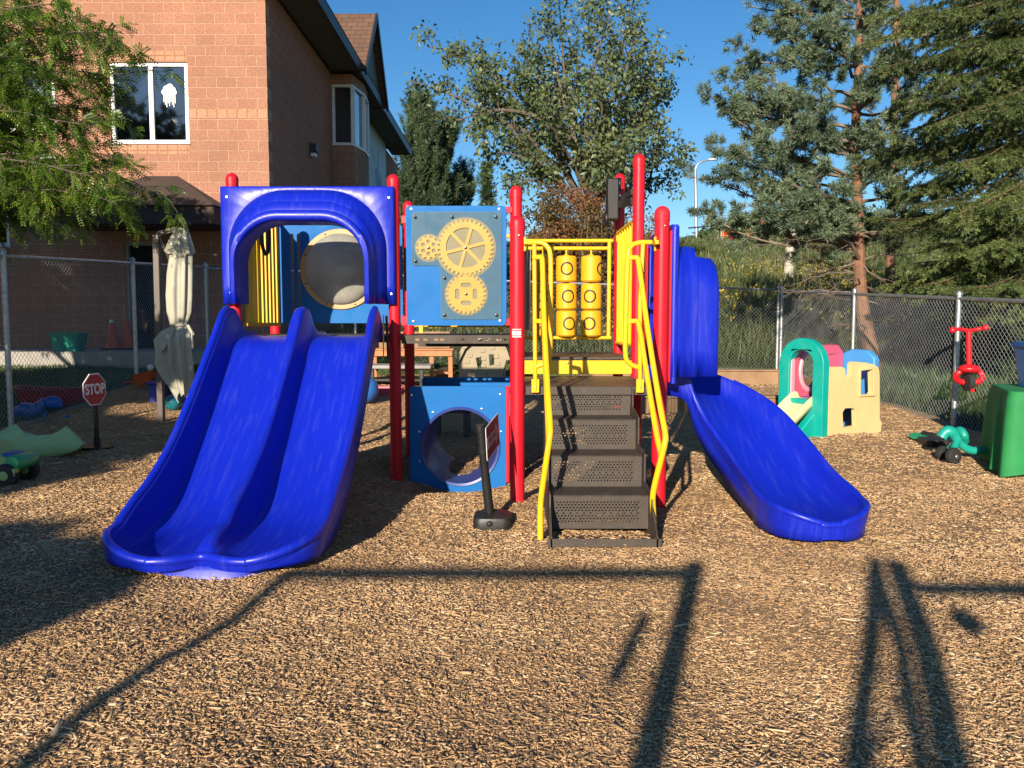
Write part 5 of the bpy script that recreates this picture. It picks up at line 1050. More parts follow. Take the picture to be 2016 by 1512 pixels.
# covered table
x0, y0, x1, y1, zt = -.35, -.46, .35, .46, .72; CR = Matrix.Translation((4.33, 6.37, 0)) @ Matrix.Rotation(R(-23), 4, 'Z')
cv = thing('covered_table', (4.1, 6.3, .05), 'play table under a bright green cloth cover at the right edge', 'table')
q = MB(); n = 120; rows = []; per = rrect(x0, y0, x1, y1, .07, 6); cxx, cyy = (x0+x1)/2, (y0+y1)/2
def resamp(P, n):
    P = P+[P[0]]; Ls = [0]
    for i in range(len(P)-1): Ls.append(Ls[-1]+math.dist(P[i], P[i+1]))
    o_ = []
    for k in range(n):
        s_ = Ls[-1]*k/n; i = max(j for j in range(len(Ls)) if Ls[j] <= s_); i = min(i, len(P)-2); f = (s_-Ls[i])/max(1e-9, Ls[i+1]-Ls[i]); o_.append((P[i][0]+(P[i+1][0]-P[i][0])*f, P[i][1]+(P[i+1][1]-P[i][1])*f))
    return o_
pr = resamp(per, n)
for j, z in enumerate((.06, .10, .2, .33, .46, .58, .66, .70, .715, .72)):
    k_ = (.70-z)/.64; row = []
    for i, (a, b_) in enumerate(pr):
        w_ = .034*(1-2*abs(math.sin(i*.31+j*.03)))+.026*math.sin(i*.23+1.3)+.016*math.sin(i*.9+j*.12); d_ = Vector((a-cxx, b_-cyy, 0)).normalized(); sh = (w_*max(0, k_)**.6)-(.03 if z > .716 else (.010 if z > .69 else 0))+.02*k_
        row.append(Vector((a, b_, z+(.02*math.sin(i*.3) if z < .15 else 0)))+d_*sh)
    rows.append(row)
rows.append([Vector((cxx+(p.x-cxx)*.5, cyy+(p.y-cyy)*.5, .717)) for p in rows[-1]]); rows.append([Vector((cxx+(p.x-cxx)*.02, cyy+(p.y-cyy)*.02, .717)) for p in rows[-1]])
rows = [[CR @ p for p in r_] for r_ in rows]; q.grid(rows, closed=True); q.build('cloth_cover', M['cloth'], cv, ang=80)
q = MB(); q.box((x0+.05, y0+.05, .68), (x1-.05, y1-.05, .705), 0, CR); q.build('tabletop', M['timber'], cv)
bx_, by_ = 4.40, 6.45; q = MB(); rows = [[Vector((bx_+a*s_, by_+b_*s_, .723+z)) for a, b_ in rrect(-.23, -.19, .23, .19, .05, 4)] for s_, z in ((.80, 0), (.98, .33), (1.05, .33), (1.05, .37), (.97, .37), (.79, .02), (.1, .02))]; q.grid(rows, closed=True)
M['binblue'] = mat('navy_blue_plastic', (.01, .09, .30), .4, .08, 3); q.build('storage_bin', M['binblue'], None, loc=(bx_, by_, .72), ang=50, label='blue plastic bin standing on the green covered table', cat='bin')
# ================================================================== SWING SET behind the viewer (casts the long shadows)
K = 1/math.tan(EL); sa, ca_ = math.sin(AZ), math.cos(AZ)
def under(X, Y, h): return Vector((X-h*K*sa, Y-h*K*ca_, h+.05))
sw = thing('swing_set', (-.5, -2.3, .05), 'swing frame standing behind the viewer whose shadow crosses the chips', 'swing set')
def leg(sx_, sy_, h, bx_, by_, r): q = MB(); q.tube([(bx_, by_, 0), under(sx_, sy_, h)], r, 12); q.build('leg', M['black'], sw)
t1 = under(.92, 3.88, 2.2); leg(.92, 3.88, 2.2, t1.x, t1.y, .05)
leg(-1.09, 3.72, 2.15, -1.92, -2.9, .032); leg(1.958, 3.92, 2.2, -.67, -2.5, .05); leg(1.878, 3.98, 2.2, -.72, -2.5, .028); leg(1.878, 3.98, 2.2, -1.34, -2.5, .032)
q = MB(); q.tube([under(-1.09, 3.72, 2.15), under(.90, 3.72, 2.15)], .034, 10); q.build('top_bar', M['black'], sw); q = MB(); q.tube([under(1.85, 3.50, 2.05), under(4.2, 3.46, 2.05)], .034, 10); q.build('top_bar', M['black'], sw)
q = MB(); p = under(1.83, 3.12, 1.9); q.sphere(p, .075, sc=(.8, .6, .7)); q.build('hanging_knob', M['black'], sw)
q = MB(); q.tube([under(.55, 3.2, 1.95), under(.33, 2.55, 1.75)], .03, 8); q.build('chain', M['black'], sw)
q = MB()
for f0 in (.25, .40, .55, .68, .80):
    a_ = Vector((-1.32, -2.55, 0)).lerp(under(1.87, 3.98, 2.2), f0); b2 = Vector((-.72, -2.55, 0)).lerp(under(1.878, 3.98, 2.2), f0+.12); q.tube([a_, b2], .012, 6); a3 = Vector((-1.32, -2.55, 0)).lerp(under(1.87, 3.98, 2.2), f0+.12); q.tube([a3, b2], .010, 6)
q.build('climbing_net', M['black'], sw)
# ================================================================== STREET FURNITURE BEYOND
def pole(name, u0, v0, u1, v1, Y, r, m_, lab, cat, grp=None, bury=1.5):
    a, b_ = W(u0, v0, Y), W(u1, v1, Y); t = thing(name, (b_.x, Y, b_.z), lab, cat, grp); q = MB(); q.tube([b_-Vector((0, 0, bury)), b_, a], [r*1.15, r*1.1, r*.8], 12); q.build('pole', m_, t); return t
up = pole('utility_pole', 1562, 395, 1548, 600, 26, .16, M['woodpole'], 'pale weathered wooden pole rising behind the back fence corner', 'utility pole')
sl_ = pole('street_lamp', 1369, 335, 1372, 505, 60, .13, M['galv'], 'tall street lamp with a curved arm left of the pine', 'street lamp')
q = MB(); q.tube(smooth_path([W(1369, 336, 60), W(1371, 328, 60), W(1380, 319, 60), W(1398, 314, 60)], 5), .07, 8); q.build('lamp_arm', M['galv'], sl_); q = MB(); p = W(1404, 314, 60); q.sphere(p, .3, 14, 8, sc=(1.3, .6, .3)); q.build('lamp_head', M['white'], sl_)
pole('metal_pole', 1345, 470, 1345, 500, 90, .10, M['white'], 'short pale pole far off above the curved slide hood', 'pole')
pole('metal_pole', 1694, 395, 1702, 520, 55, .13, M['galv'], 'grey pole half hidden behind the leaning pine trunk', 'pole')
pole('metal_pole', 1421, 448, 1422, 505, 60, .12, M['woodpole'], 'short pale pole carrying the left traffic signals', 'pole')
ss = thing('signal_span', W(1480, 440, 55), 'span wire carrying traffic signals over the road beyond the hill', 'signal wire')
q = MB(); q.tube([W(1355, 449, 55), W(1480, 438, 55), W(1560, 424, 55), W(1640, 412, 55)], .05, 5); q.build('cable', M['fascia'], ss); q = MB(); q.tube([W(1430, 472, 55), W(1480, 462, 55), W(1560, 432, 55)], .035, 5); q.build('cable', M['galv'], ss)
for (u, v, s_, lb) in ((1475, 463, 1.0, 'orange traffic signal hanging near the middle of the span wire'), (1439, 463, .9, 'pale orange traffic signal hanging low by its pole'), (1427, 452, 1.1, 'pale traffic signal at the top of the short pole'), (1500, 431, .9, 'traffic signal hanging highest under the pine branches'), (1612, 455, .8, 'small traffic signal seen through the pine twigs'), (1850, 441, .8, 'small traffic signal seen through the dark spruce')):
    p = W(u, v, 54.5); q = MB(); w_ = .16*s_
    q.box((p.x-w_, p.y-.15, p.z-.42*s_), (p.x+w_, p.y+.15, p.z+.42*s_)); ts = q.build('traffic_signal', M['signal'], None, loc=(p.x, p.y, p.z-.42*s_), bevel=.03, label=lb, cat='traffic signal', group='traffic signals over the road')
    for k in range(3): q = MB(); q.lathe([(.11*s_, -.08), (.11*s_, 0), (0, .0)], (p.x, p.y-.151, p.z+(k-1)*.26*s_), 'Y', 14, caps=False); q.build('lens_hood', M['signal'] if k else M['redplastic'], ts)
gr_ = thing('guard_rail', W(1420, 498, 50), 'low grey guard rail along the road at the hill top', 'guard rail')
q = MB(); q.bar(W(1340, 494, 50), W(1760, 494, 50), .06, .3); q.build('rail', M['galv'], gr_)
for u in range(1350, 1760, 40): q = MB(); p = W(u, 495, 50.1); q.box((p.x-.06, p.y, p.z-1.2), (p.x+.06, p.y+.1, p.z+.1)); q.build('post', M['woodpole'], gr_)
# ================================================================== TREES
def bark(name, c1, c2, sc=9):
    m = mat(name, c1, .95, .25, sc, .7, 25, dirt=c2, dscale=6, damt=.9); return m
M['bark_pine'] = bark('orange_pine_bark', (.22, .11, .065), (.13, .075, .05)); M['bark_grey'] = bark('grey_brown_bark', (.13, .10, .08), (.07, .055, .045)); M['twig'] = bark('dry_twigs', (.20, .155, .12), (.12, .09, .07)); M['twigtan'] = bark('brown_shoots', (.11, .075, .04), (.2, .14, .07))
def leafmat(name, tones, trans=.3, rough=.55):
    return mat(name, None, rough, 0, tone=tones, trans=trans)
M['lf_maple'] = leafmat('maple_leaf', [(0, (.06, .09, .035)), (.45, (.13, .175, .07)), (.8, (.21, .25, .11)), (.93, (.28, .29, .10)), (1, (.36, .24, .08))], .35, .45)
M['lf_bush'] = leafmat('russet_leaf', [(0, (.05, .05, .02)), (.4, (.10, .085, .03)), (.65, (.15, .10, .035)), (.85, (.24, .10, .035)), (1, (.34, .10, .04))], .3)
M['lf_pine'] = leafmat('blue_green_needle', [(0, (.026, .048, .028)), (.5, (.095, .145, .08)), (.85, (.20, .26, .15)), (1, (.30, .32, .18))], .12)
M['lf_spruce'] = leafmat('dark_spruce_needle', [(0, (.02, .04, .011)), (.5, (.08, .125, .030)), (.85, (.16, .215, .052)), (1, (.25, .28, .08))], .1)
M['lf_dark'] = leafmat('dark_pine_needle', [(0, (.02, .04, .018)), (.6, (.05, .085, .032)), (1, (.10, .15, .05))], .1)
M['lf_locust'] = leafmat('locust_leaflet', [(0, (.04, .085, .010)), (.5, (.10, .185, .020)), (.85, (.20, .29, .032)), (1, (.30, .34, .05))], .45, .4)
M['lf_weed'] = leafmat('weed_blade', [(0, (.03, .04, .014)), (.4, (.055, .085, .022)), (.75, (.10, .125, .035)), (1, (.22, .19, .09))], .3)
M['lf_gold'] = leafmat('goldenrod_bloom', [(0, (.35, .28, .02)), (1, (.60, .46, .04))], .2)
M['lf_grass'] = leafmat('grass_blade', [(0, (.03, .06, .012)), (.6, (.06, .11, .02)), (1, (.13, .16, .04))], .3)
def noisevec(s): return Vector((random.gauss(0, s), random.gauss(0, s), random.gauss(0, s)))
def curve_pts(a, b_, n=7, bow=.12, wob=.03):
    a, b_ = Vector(a), Vector(b_); L = (b_-a).length; P = [a]
    w_ = noisevec(wob*L)
    for i in range(1, n+1):
        t = i/n; p = a.lerp(b_, t)+Vector((0, 0, bow*L*math.sin(math.pi*t)))+w_*math.sin(math.pi*t)+noisevec(wob*L*.25)*(0 if i == n else 1); P.append(p)
    return P
class Tw:
    def __init__(s): s.w = MB(); s.P = []; s.D = []; s.Q = []
    def branch(s, a, b_, r0, r1, n=6, bow=.1, wob=.03, seg=6):
        P = curve_pts(a, b_, n, bow, wob); rs = [r0+(r1-r0)*(i/(len(P)-1))**.8 for i in range(len(P))]; s.w.tube(P, rs, seg, caps=False); return P
    def sample(s, P, m_, f0=0, jit=.02):
        for _ in range(m_):
            t = (f0+(1-f0)*random.random())*(len(P)-1.001); i = int(t); p = P[i].lerp(P[i+1], t-i); s.P.append(p+noisevec(jit)); s.D.append((P[i+1]-P[i]).normalized())
def sprawl(T, P, r, levels, n, ln, spread, up, twig_m, f0=.2, jit=.05, flat=1.0, bow=.05, minr=.003):
    """side branches off polyline P"""
    L = sum((P[i+1]-P[i]).length for i in range(len(P)-1))
    for k in range(n):
        t = (f0+(1-f0)*(k+random.random()*.8)/n)*(len(P)-1.001); i = int(t); p = P[i].lerp(P[i+1], t-i); d = (P[i+1]-P[i]).normalized()
        s_ = noisevec(1); s_.z *= flat; s_ = (s_-d*s_.dot(d)).normalized(); l = ln*(1.05-.55*t/(len(P)-1))*random.uniform(.6, 1.25)
        q = p+(d*(1-spread)+s_*spread).normalized()*l+Vector((0, 0, up*l))
        B_ = T.branch(p, q, max(minr, r*(.55-.3*t/len(P))), minr, 4, bow, .06, 4)
        if levels > 1: sprawl(T, B_, r*.4, levels-1, max(3, int(n*.5)), ln*.45, spread, up, twig_m, .1, jit, flat, bow, minr)
        else: T.sample(B_, twig_m, .15, jit)
    if levels == 1 or True: T.sample(P[-3:], twig_m, 0, jit)
def tonearr(n, k, m_=.45, s_=.22): return np.repeat(np.clip(rng.normal(m_, s_, n), 0, 1), k)
def clumptone(P, n, k, f=.9, sd=.16, m_=.45, amp=.22):
    c = m_+amp*np.sin(P[:, 0]*f*2.1+1.3*np.sin(P[:, 2]*f*1.7))*np.sin(P[:, 2]*f*2.6+P[:, 1]*f); return np.repeat(np.clip(c+rng.normal(0, sd, n), 0, 1), k)
def finish(T, t, leafm, woodm, V, Fq, tone, lname='crown', wname='trunk'):
    T.w.build(wname, woodm, t, fixn=False); np_mesh(lname, V, Fq, leafm, tone, t)
def broad(T, mult, L, Wd, jit, droop=.4, out_=None):
    P = np.array([tuple(p) for p in T.P]); D = np.array([tuple(d) for d in T.D]); P = np.repeat(P, mult, 0)+rng.normal(0, jit, (len(P)*mult, 3)); D = np.repeat(D, mult, 0)
    d = unit(D*.5+rng.normal(0, .7, D.shape)+np.array([0, 0, -droop])); V, Fq = leaves(P, d, L*rng.uniform(.6, 1.2, len(P)), Wd*rng.uniform(.6, 1.2, len(P)), .22); return P, V, Fq
def tufts(T, nb, L, Wd, fwd=.5):
    """needle tufts: narrow blades radiating forward of each sample"""
    P = np.array([tuple(p) for p in T.P]); D = np.array([tuple(d) for d in T.D]); n = len(P); P = np.repeat(P, nb, 0); D = np.repeat(D, nb, 0)
    d = unit(D*fwd+unit(rng.normal(size=P.shape))+np.array([0, 0, .12])); P = P+D*rng.uniform(-.5, .3, (len(P), 1))*L; l = L*rng.uniform(.7, 1.15, len(P))[:, None]
    S = unit(np.cross(d, rng.normal(size=d.shape)))*Wd/2
    V = np.stack([P-S*.6, P+S*.6, P+d*l*.75+S, P+d*l], 1); V = np.stack([P-S*.5, P+d*l*.55-S, P+d*l, P+d*l*.55+S], 1).reshape(-1, 3)
    return P, V, np.arange(len(V)).reshape(-1, 4)
# ---- big maple in the centre
def tree_thing(nm, x, y, lab, cat='tree', grp=None): return thing(nm, (x, y, gzf(x, y)), lab, cat, grp)
Ym = 23.0; base = W(1180, 610, Ym); tm = tree_thing('maple_tree', base.x, Ym, 'tall spreading green maple rising behind the russet bush'); T = Tw()
fork = W(1165, 440, Ym); T.branch(Vector((base.x, Ym, 0)), fork, .22, .17, 8, 0, .02, 10)
ends = [(806, 158, 0), (842, 92, 1), (880, 240, -1), (950, 300, -1.5), (915, 88, 1.5), (1000, 130, -1), (1052, 100, .5), (1100, 5, 0), (1150, 18, 1.5), (1200, 25, -1), (1245, 10, .6), (1262, 60, -.8), (1300, 95, 0), (1322, 185, 1), (1270, 240, -1), (1340, 290, 0), (960, 190, 1), (1080, 250, -2), (1180, 170, -2), (1220, 300, -2), (1000, 350, -1), (1330, 340, 1), (1135, 110, 1.6), (930, 170, -1), (1290, 140, .3), (1060, 180, 2.0), (990, 60, .4) if False else (1075, 60, .4)]
for (u, v, dy) in ends:
    e = W(u, v, Ym+dy*1.1); s0 = fork.lerp(W(1185, 300, Ym), random.uniform(0, .7)) if v < 250 else fork.lerp(W(1185, 330, Ym), random.uniform(-.2, .4))
    P = T.branch(s0, e, .10, .012, 9, .03 if u > 1000 else .10, .04, 6)
    sprawl(T, P, .03, 2, 9, 1.05 if u > 950 else .85, .60, .15, 5, .30, .08, .9, .05, .005)
P, V, Fq = broad(T, 3, .165, .09, .10, .6); finish(T, tm, M['lf_maple'], M['bark_grey'], V, Fq, clumptone(P, len(P), 4, .8, .14, .45, .2))
print('maple', len(Fq))
# ---- russet bush
def bush(nm, u, v0, v1, Y, wpx, lab, leafm, n=26, L=.09, mult=4, seed=1, cat='shrub', grp=None, lean=0, tone_m=.45, woodm='twig', tm_=3):
    b_ = W(u, v1, Y); g = gzf(b_.x, Y); t = thing(nm, (b_.x, Y, g), lab, cat, grp); T = Tw(); top = W(u, v0, Y); H = top.z-g; hw = wpx*Y/1560/2
    for k in range(n):
        a = random.random()*2*math.pi; rr = math.sqrt(random.random()); zf = math.sqrt(max(.0, 1-(rr*.92)**2.4)); e = Vector((b_.x+hw*rr*math.cos(a)+lean, Y+hw*rr*math.sin(a)*.8, g+H*random.uniform(.55, 1)*zf+.15))
        P = T.branch((b_.x+random.gauss(0, hw*.12), Y+random.gauss(0, hw*.1), g-.1), e, .035*H/4, .005, 7, .05, .05, 5); sprawl(T, P, .015, 2, 8, H*.16, .6, .1, tm_, .22, .06, .9, .03, .0035)
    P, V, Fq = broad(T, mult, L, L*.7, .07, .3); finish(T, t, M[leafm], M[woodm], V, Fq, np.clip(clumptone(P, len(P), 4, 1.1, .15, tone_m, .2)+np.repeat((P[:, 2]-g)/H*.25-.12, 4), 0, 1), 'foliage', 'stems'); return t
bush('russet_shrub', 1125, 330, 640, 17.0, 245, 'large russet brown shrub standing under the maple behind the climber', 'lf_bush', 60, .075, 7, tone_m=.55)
bush('green_shrub', 905, 420, 640, 19, 150, 'green leafy shrub behind the gear panel left of the russet shrub', 'lf_maple', 18, .085, 4)
bush('green_shrub', 965, 385, 560, 30, 95, 'yellow green shrub beyond, just above the gear panel', 'lf_maple', 14, .15, 4, tone_m=.6)
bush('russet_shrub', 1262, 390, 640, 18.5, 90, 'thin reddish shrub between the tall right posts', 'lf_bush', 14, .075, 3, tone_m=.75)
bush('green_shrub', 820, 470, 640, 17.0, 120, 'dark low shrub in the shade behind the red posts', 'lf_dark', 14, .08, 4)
# ---- dense pines at left centre
def dense_pine(nm, u, v0, v1, Y, wpx, lab, nl=60, L=.30, grp=None, nb=26, mid='lf_dark'):
    b_ = W(u, v1, Y); g = gzf(b_.x, Y); t = thing(nm, (b_.x, Y, g), lab, 'tree', grp); T = Tw(); top = W(u, v0, Y); H = top.z-g; hw = wpx*Y/1560/2
    T.branch((b_.x, Y, g-.2), top-Vector((0, 0, H*.05)), H*.018, .02, 10, 0, .01, 8)
    for k in range(nl):
        f = (k+random.random())/nl; z = g+H*(.12+.82*f); R_ = hw*(1-f**2.2)*random.uniform(.65, 1.08)+.1; a = random.random()*2*math.pi
        s0 = Vector((b_.x, Y, z-.1*H*(1-f))); e = Vector((b_.x+R_*math.cos(a), Y+R_*math.sin(a), z+R_*.35)); P = T.branch(s0, e, .05, .012, 5, -.1, .04, 4)
        for q in range(7):
            p = P[2+q % 4]+noisevec(.2); T.branch(p, p+Vector((math.cos(a)*.25, math.sin(a)*.25, random.uniform(.4, .9))), .012, .006, 2, 0, .03, 3)
            for w_ in range(5): T.P.append(p+Vector((math.cos(a)*.25*w_/4, math.sin(a)*.25*w_/4, .2*w_))); T.D.append(Vector((0, 0, 1)))
    P, V, Fq = tufts(T, nb, L, L*.13, .9); finish(T, t, M[mid], M['bark_grey'], V, Fq, clumptone(P, len(P), 4, .6, .15)); return t
dense_pine('pine_tree', 830, 192, 520, 42, 118, 'dense dark pine rising beyond the end of the building roof', 95)
dense_pine('pine_tree', 882, 240, 520, 44, 74, 'second dense pine leaning against the tall one near the roof', 45)
dense_pine('pine_tree', 912, 330, 520, 46, 84, 'short dense pine between the tall pines and the small spruce', 26)
# small spruce
def spruce_small(u, v0, v1, Y, wpx, lab):
    b_ = W(u, v1, Y); g = gzf(b_.x, Y); t = thing('spruce_tree', (b_.x, Y, g), lab, 'tree'); T = Tw(); top = W(u, v0, Y); H = top.z-g; hw = wpx*Y/1560/2
    T.branch((b_.x, Y, g), top, .12, .02, 8, 0, .005, 6)
    for k in range(70):
        f = k/70; z = g+H*(.2+.79*f); R_ = hw*(1-f)*random.uniform(.7, 1.1)+.08; a = k*2.4; e = Vector((b_.x+R_*math.cos(a), Y+R_*math.sin(a), z-.05*R_)); P = T.branch((b_.x, Y, z), e, .03, .008, 4, -.08, .03, 4); T.sample(P, 9, .2, .12)
    P, V, Fq = tufts(T, 12, .3, .05, .8); finish(T, t, M['lf_dark'], M['bark_grey'], V, Fq, clumptone(P, len(P), 4, .6, .15, .5))
spruce_small(958, 318, 520, 45, 62, 'small pointed spruce between the pines and the maple')
# ---- scots pine on the right
def scots(nm, lab, trunk, Yt, ends, tn=1.0, bare=(), twn=5, sz=.105, grp=None):
    b_ = trunk[0]; p0 = W(b_[0], b_[1], Yt); g = gzf(p0.x, Yt); t = thing(nm, (p0.x, Yt, g), lab, 'tree', grp); T = Tw()
    TP = smooth_path([W(u, v, Yt+dy) for u, v, dy in trunk], 5); TP[0].z = g-.1; n = len(TP); T.w.tube(TP, [.125-.085*(i/(n-1)) for i in range(n)], 10)
    W2 = Tw()
    for ki, (u, v, dy) in enumerate(ends):
        if ki % 8 == 7: continue
        e = W(u, v, Yt+dy); zt_ = e.z-.15*abs(e.x-TP[0].x)-random.uniform(-.1, .35); s0 = min(TP, key=lambda p: abs(p.z-zt_))
        P = W2.branch(s0, e, .035, .008, 8, -.03, .04, 5); W2.P, W2.D = T.P, T.D; sprawl(W2, P, .014, 2, 8, .55, .60, .16, twn, .34, .012, .8, .0, .0035)
    for (u, v, dy) in bare:
        e = W(u, v, Yt+dy); s0 = min(TP, key=lambda p: abs(p.z-e.z-random.uniform(-.1, .3))); P = W2.branch(s0, e, .016, .003, 7, .03, .05, 4); keep = len(T.P)
        sprawl(W2, P, .006, 2, 8, .40, .6, -.05, 0, .2, .02, .5, .0, .0024)
    P, V, Fq = tufts(T, 22, sz*.95, .012, .75)
    T.w.build('trunk', M['bark_pine'], t, fixn=False); W2.w.build('branches', M['twig'], t, fixn=False); np_mesh('crown', V, Fq, M['lf_pine'], clumptone(P, len(P), 4, 1.6, .16, .5, .2), t); print(nm, len(Fq)); return t
E1 = [(1470, 10, .3), (1500, 60, 0), (1450, 115, .5), (1490, 150, -.5), (1420, 170, 0), (1400, 190, .4), (1440, 230, -.6), (1392, 262, .2), (1400, 300, 0), (1460, 300, -.8), (1440, 345, -.4), (1345, 345, 0), (1375, 410, -.4), (1410, 430, 0), (1470, 400, -.8), (1450, 450, .5), (1500, 380, .6), (1540, 30, .5), (1560, 110, -.7), (1540, 200, -.9), (1560, 270, -1), (1540, 330, .8), (1590, 60, -.8), (1600, 170, 1), (1590, 240, -1.0), (1600, 350, -1.2), (1540, 400, -.5), (1580, 430, -1),
      (1620, -10, .2), (1650, 60, -1), (1740, 20, -.6), (1760, 80, .5), (1790, 130, -.4), (1720, 150, -1.1), (1770, 210, .3), (1740, 270, -.8), (1790, 290, .6), (1750, 340, -.5), (1800, 380, .4), (1640, 230, -1.2), (1650, 300, 1.1), (1640, 380, -1), (1780, 430, 0), (1690, -60, 0), (1650, -80, .4), (1730, -80, -.5), (1600, -60, -.3), (1510, 245, .9), (1480, 210, -.3)]
BR = [(1380, 455, 0), (1410, 470, -.4), (1440, 480, .4), (1460, 500, -.6), (1500, 470, .3), (1490, 520, -.3), (1520, 540, .5), (1530, 500, -.8), (1560, 560, -.4), (1580, 520, .6), (1600, 580, -.7), (1800, 520, .3), (1780, 560, -.5), (1830, 480, .2), (1790, 470, -.4), (1640, 560, -.9), (1750, 585, .3), (1560, 470, -.9), (1610, 490, -.5), (1480, 450, .7), (1540, 575, .2), (1780, 620, -.5), (1650, 640, -.7)]
scots('scots_pine', 'blue green pine with a leaning orange trunk behind the right fence corner', [(1728, 805, 0), (1716, 700, 0), (1700, 620, 0), (1692, 540, 0), (1688, 400, 0), (1684, 280, 0), (1690, 130, 0), (1693, -20, 0), (1690, -90, 0)], 12.6, E1, bare=BR, twn=4)
E2 = [(1660, 420, 0), (1700, 330, .3), (1830, 300, 0), (1800, 200, .5), (1870, 250, 0), (1680, 200, .4), (1760, 120, 0), (1840, 120, .4), (1720, 60, .2), (1800, 40, 0), (1900, 60, 0), (1850, 380, 0), (1700, 460, 0), (1640, 440, .3), (1900, 180, .3), (1880, -20, 0), (1780, -50, 0), (1700, -40, 0), (1620, 430, .4), (1560, 440, .3)]
scots('scots_pine', 'second darker pine further back behind the leaning trunk', [(1752, 640, 0), (1752, 560, 0), (1756, 400, 0), (1762, 200, 0), (1765, 0, 0), (1765, -60, 0)], 17.0, E2, bare=[(1680, 520, 0), (1830, 500, 0), (1700, 560, 0), (1820, 560, 0), (1640, 500, 0)], twn=4, sz=.14)
# ---- norway spruce at the far right
def bough_tree(nm, lab, x, y, H, ends, ys, nb=10, twlen=.62, grp=None, ln=.05, wd=.0105, rb=.02):
    g = gzf(x, y); t = thing(nm, (x, y, g), lab, 'tree', grp); T = Tw(); T.branch((x, y, g-.1), (x, y, g+H), .17, .03, 10, 0, .005, 8); W2 = Tw(); PP = []; DD = []
    def twig(p, d, l, lev):
        q = p+d*l+Vector((0, 0, -.10*l)); B_ = [p, p.lerp(q, .5)+Vector((0, 0, .03*l)), q]; W2.w.tube(B_, [.005, .004, .0025], 3, caps=False); n = max(3, int(l/.011))
        for i in range(n):
            tt = (i+random.random())/n; PP.append(B_[0].lerp(B_[2], tt)+Vector((0, 0, .03*l*math.sin(math.pi*tt)))); DD.append((q-p).normalized())
        if lev > 0:
            m_ = max(2, int(l/.075))
            for i in range(m_):
                tt = (i+.6)/m_; sd = d.cross(Vector((0, 0, 1))).normalized()*(1 if i % 2 else -1); twig(p.lerp(q, tt), (d*.75+sd*.75+Vector((0, 0, random.uniform(-.35, .05)))).normalized(), l*(.62-.35*tt)*random.uniform(.7, 1.1), lev-1)
    for (u, v, dy) in ends:
        e = W(u, v, ys+dy); Lh = math.hypot(e.x-x, e.y-y); s0 = Vector((x, y, max(g+.3, min(g+H-.2, e.z+.30*Lh+random.uniform(-.1, .3))))); P = W2.branch(s0, e, rb*.8, .006, 8, -.06, .02, 5)
        Lt = (e-s0).length; m_ = int(Lt/.12)
        for i in range(m_):
            tt = (.18+.82*(i+.5)/m_)*(len(P)-1.001); k = int(tt); p = P[k].lerp(P[k+1], tt-k); d = (P[k+1]-P[k]).normalized(); sd = d.cross(Vector((0, 0, 1))).normalized()*(1 if i % 2 else -1)
            twig(p, (d*.7+sd*.8+Vector((0, 0, random.uniform(-.9, .05)))).normalized(), twlen*(1.15-.75*tt/len(P))*random.uniform(.7, 1.15), 1)
        twig(e, (P[-1]-P[-2]).normalized(), .25, 1)
    P = np.array([tuple(p) for p in PP]); D = np.array([tuple(d) for d in DD]); T.P = []; m_ = 3; P = np.repeat(P, m_, 0); D = np.repeat(D, m_, 0)
    R_ = unit(rng.normal(size=P.shape)); R_ = unit(R_-D*np.sum(R_*D, 1, keepdims=True)); d = unit(D*.9+R_); S = unit(np.cross(d, rng.normal(size=d.shape)))*wd/2; l = ln*rng.uniform(.7, 1.2, len(P))[:, None]
    V = np.stack([P-S*.5, P+d*l*.5-S, P+d*l, P+d*l*.5+S], 1).reshape(-1, 3); Fq = np.arange(len(V)).reshape(-1, 4); print(nm, len(Fq))
    T.w.build('trunk', M['bark_grey'], t, fixn=False); W2.w.build('boughs', M['twigtan'], t, fixn=False); np_mesh('needles', V, Fq, M['lf_spruce'], clumptone(P, len(P), 4, 1.3, .15, .45, .22), t); return t
ES = [(1780, 20, 0), (1800, 90, .5), (1750, 130, .6), (1840, 150, -.4), (1790, 200, .3), (1770, 260, .8), (1850, 240, -.6), (1800, 320, .4), (1880, 320, -.6), (1770, 370, .8), (1820, 400, -.2), (1890, 420, -.8), (1780, 450, .6), (1840, 480, 0), (1790, 520, .5), (1880, 500, -.5), (1760, 560, .8), (1830, 560, -.2), (1900, 570, -.7), (1930, 80, -.6), (1960, 200, -.9), (1940, 300, 1.0), (1980, 400, -.9), (1960, 480, -1), (1990, 560, -.8), (1870, 50, 1.2), (1900, 180, 1.2), (1850, 350, 1.2), (1900, 460, 1.3), (1950, 540, 1.2), (1740, 30, 1.0), (1720, 80, 1.2), (1990, 20, 0), (2000, 290, .2), (1860, 610, .2), (1950, 620, -.3), (1720, 300, 1.4), (1730, 430, 1.3), (2010, 120, .8), (1940, -20, .4), (1830, -30, .6), (2150, 40, .5), (2220, 160, 0), (2300, 300, .5), (2200, 330, -.4), (2330, 430, 0), (2230, 500, .6), (2350, 560, .3), (2180, 220, 1), (2260, 60, .8), (2180, -60, .3), (2250, 600, .2), (2150, 430, -.6), (2100, 540, -.4)]
bough_tree('spruce_tree', 'large dark spruce with drooping boughs filling the right edge', 7.6, 11.4, 8.2, ES, 10.6)
ES2 = [(1800, 300, 0), (1850, 200, .5), (1880, 100, 0), (1950, 50, 0), (1820, 420, 0), (1900, 400, .6), (1960, 320, 0), (2000, 220, .4), (1780, 560, 0), (1870, 600, .3), (1950, 640, 0), (1840, 660, .3), (2000, 480, 0), (2000, 600, 0), (1780, 640, 0), (1900, 540, .5), (1970, 140, .4), (1820, 120, .6)]
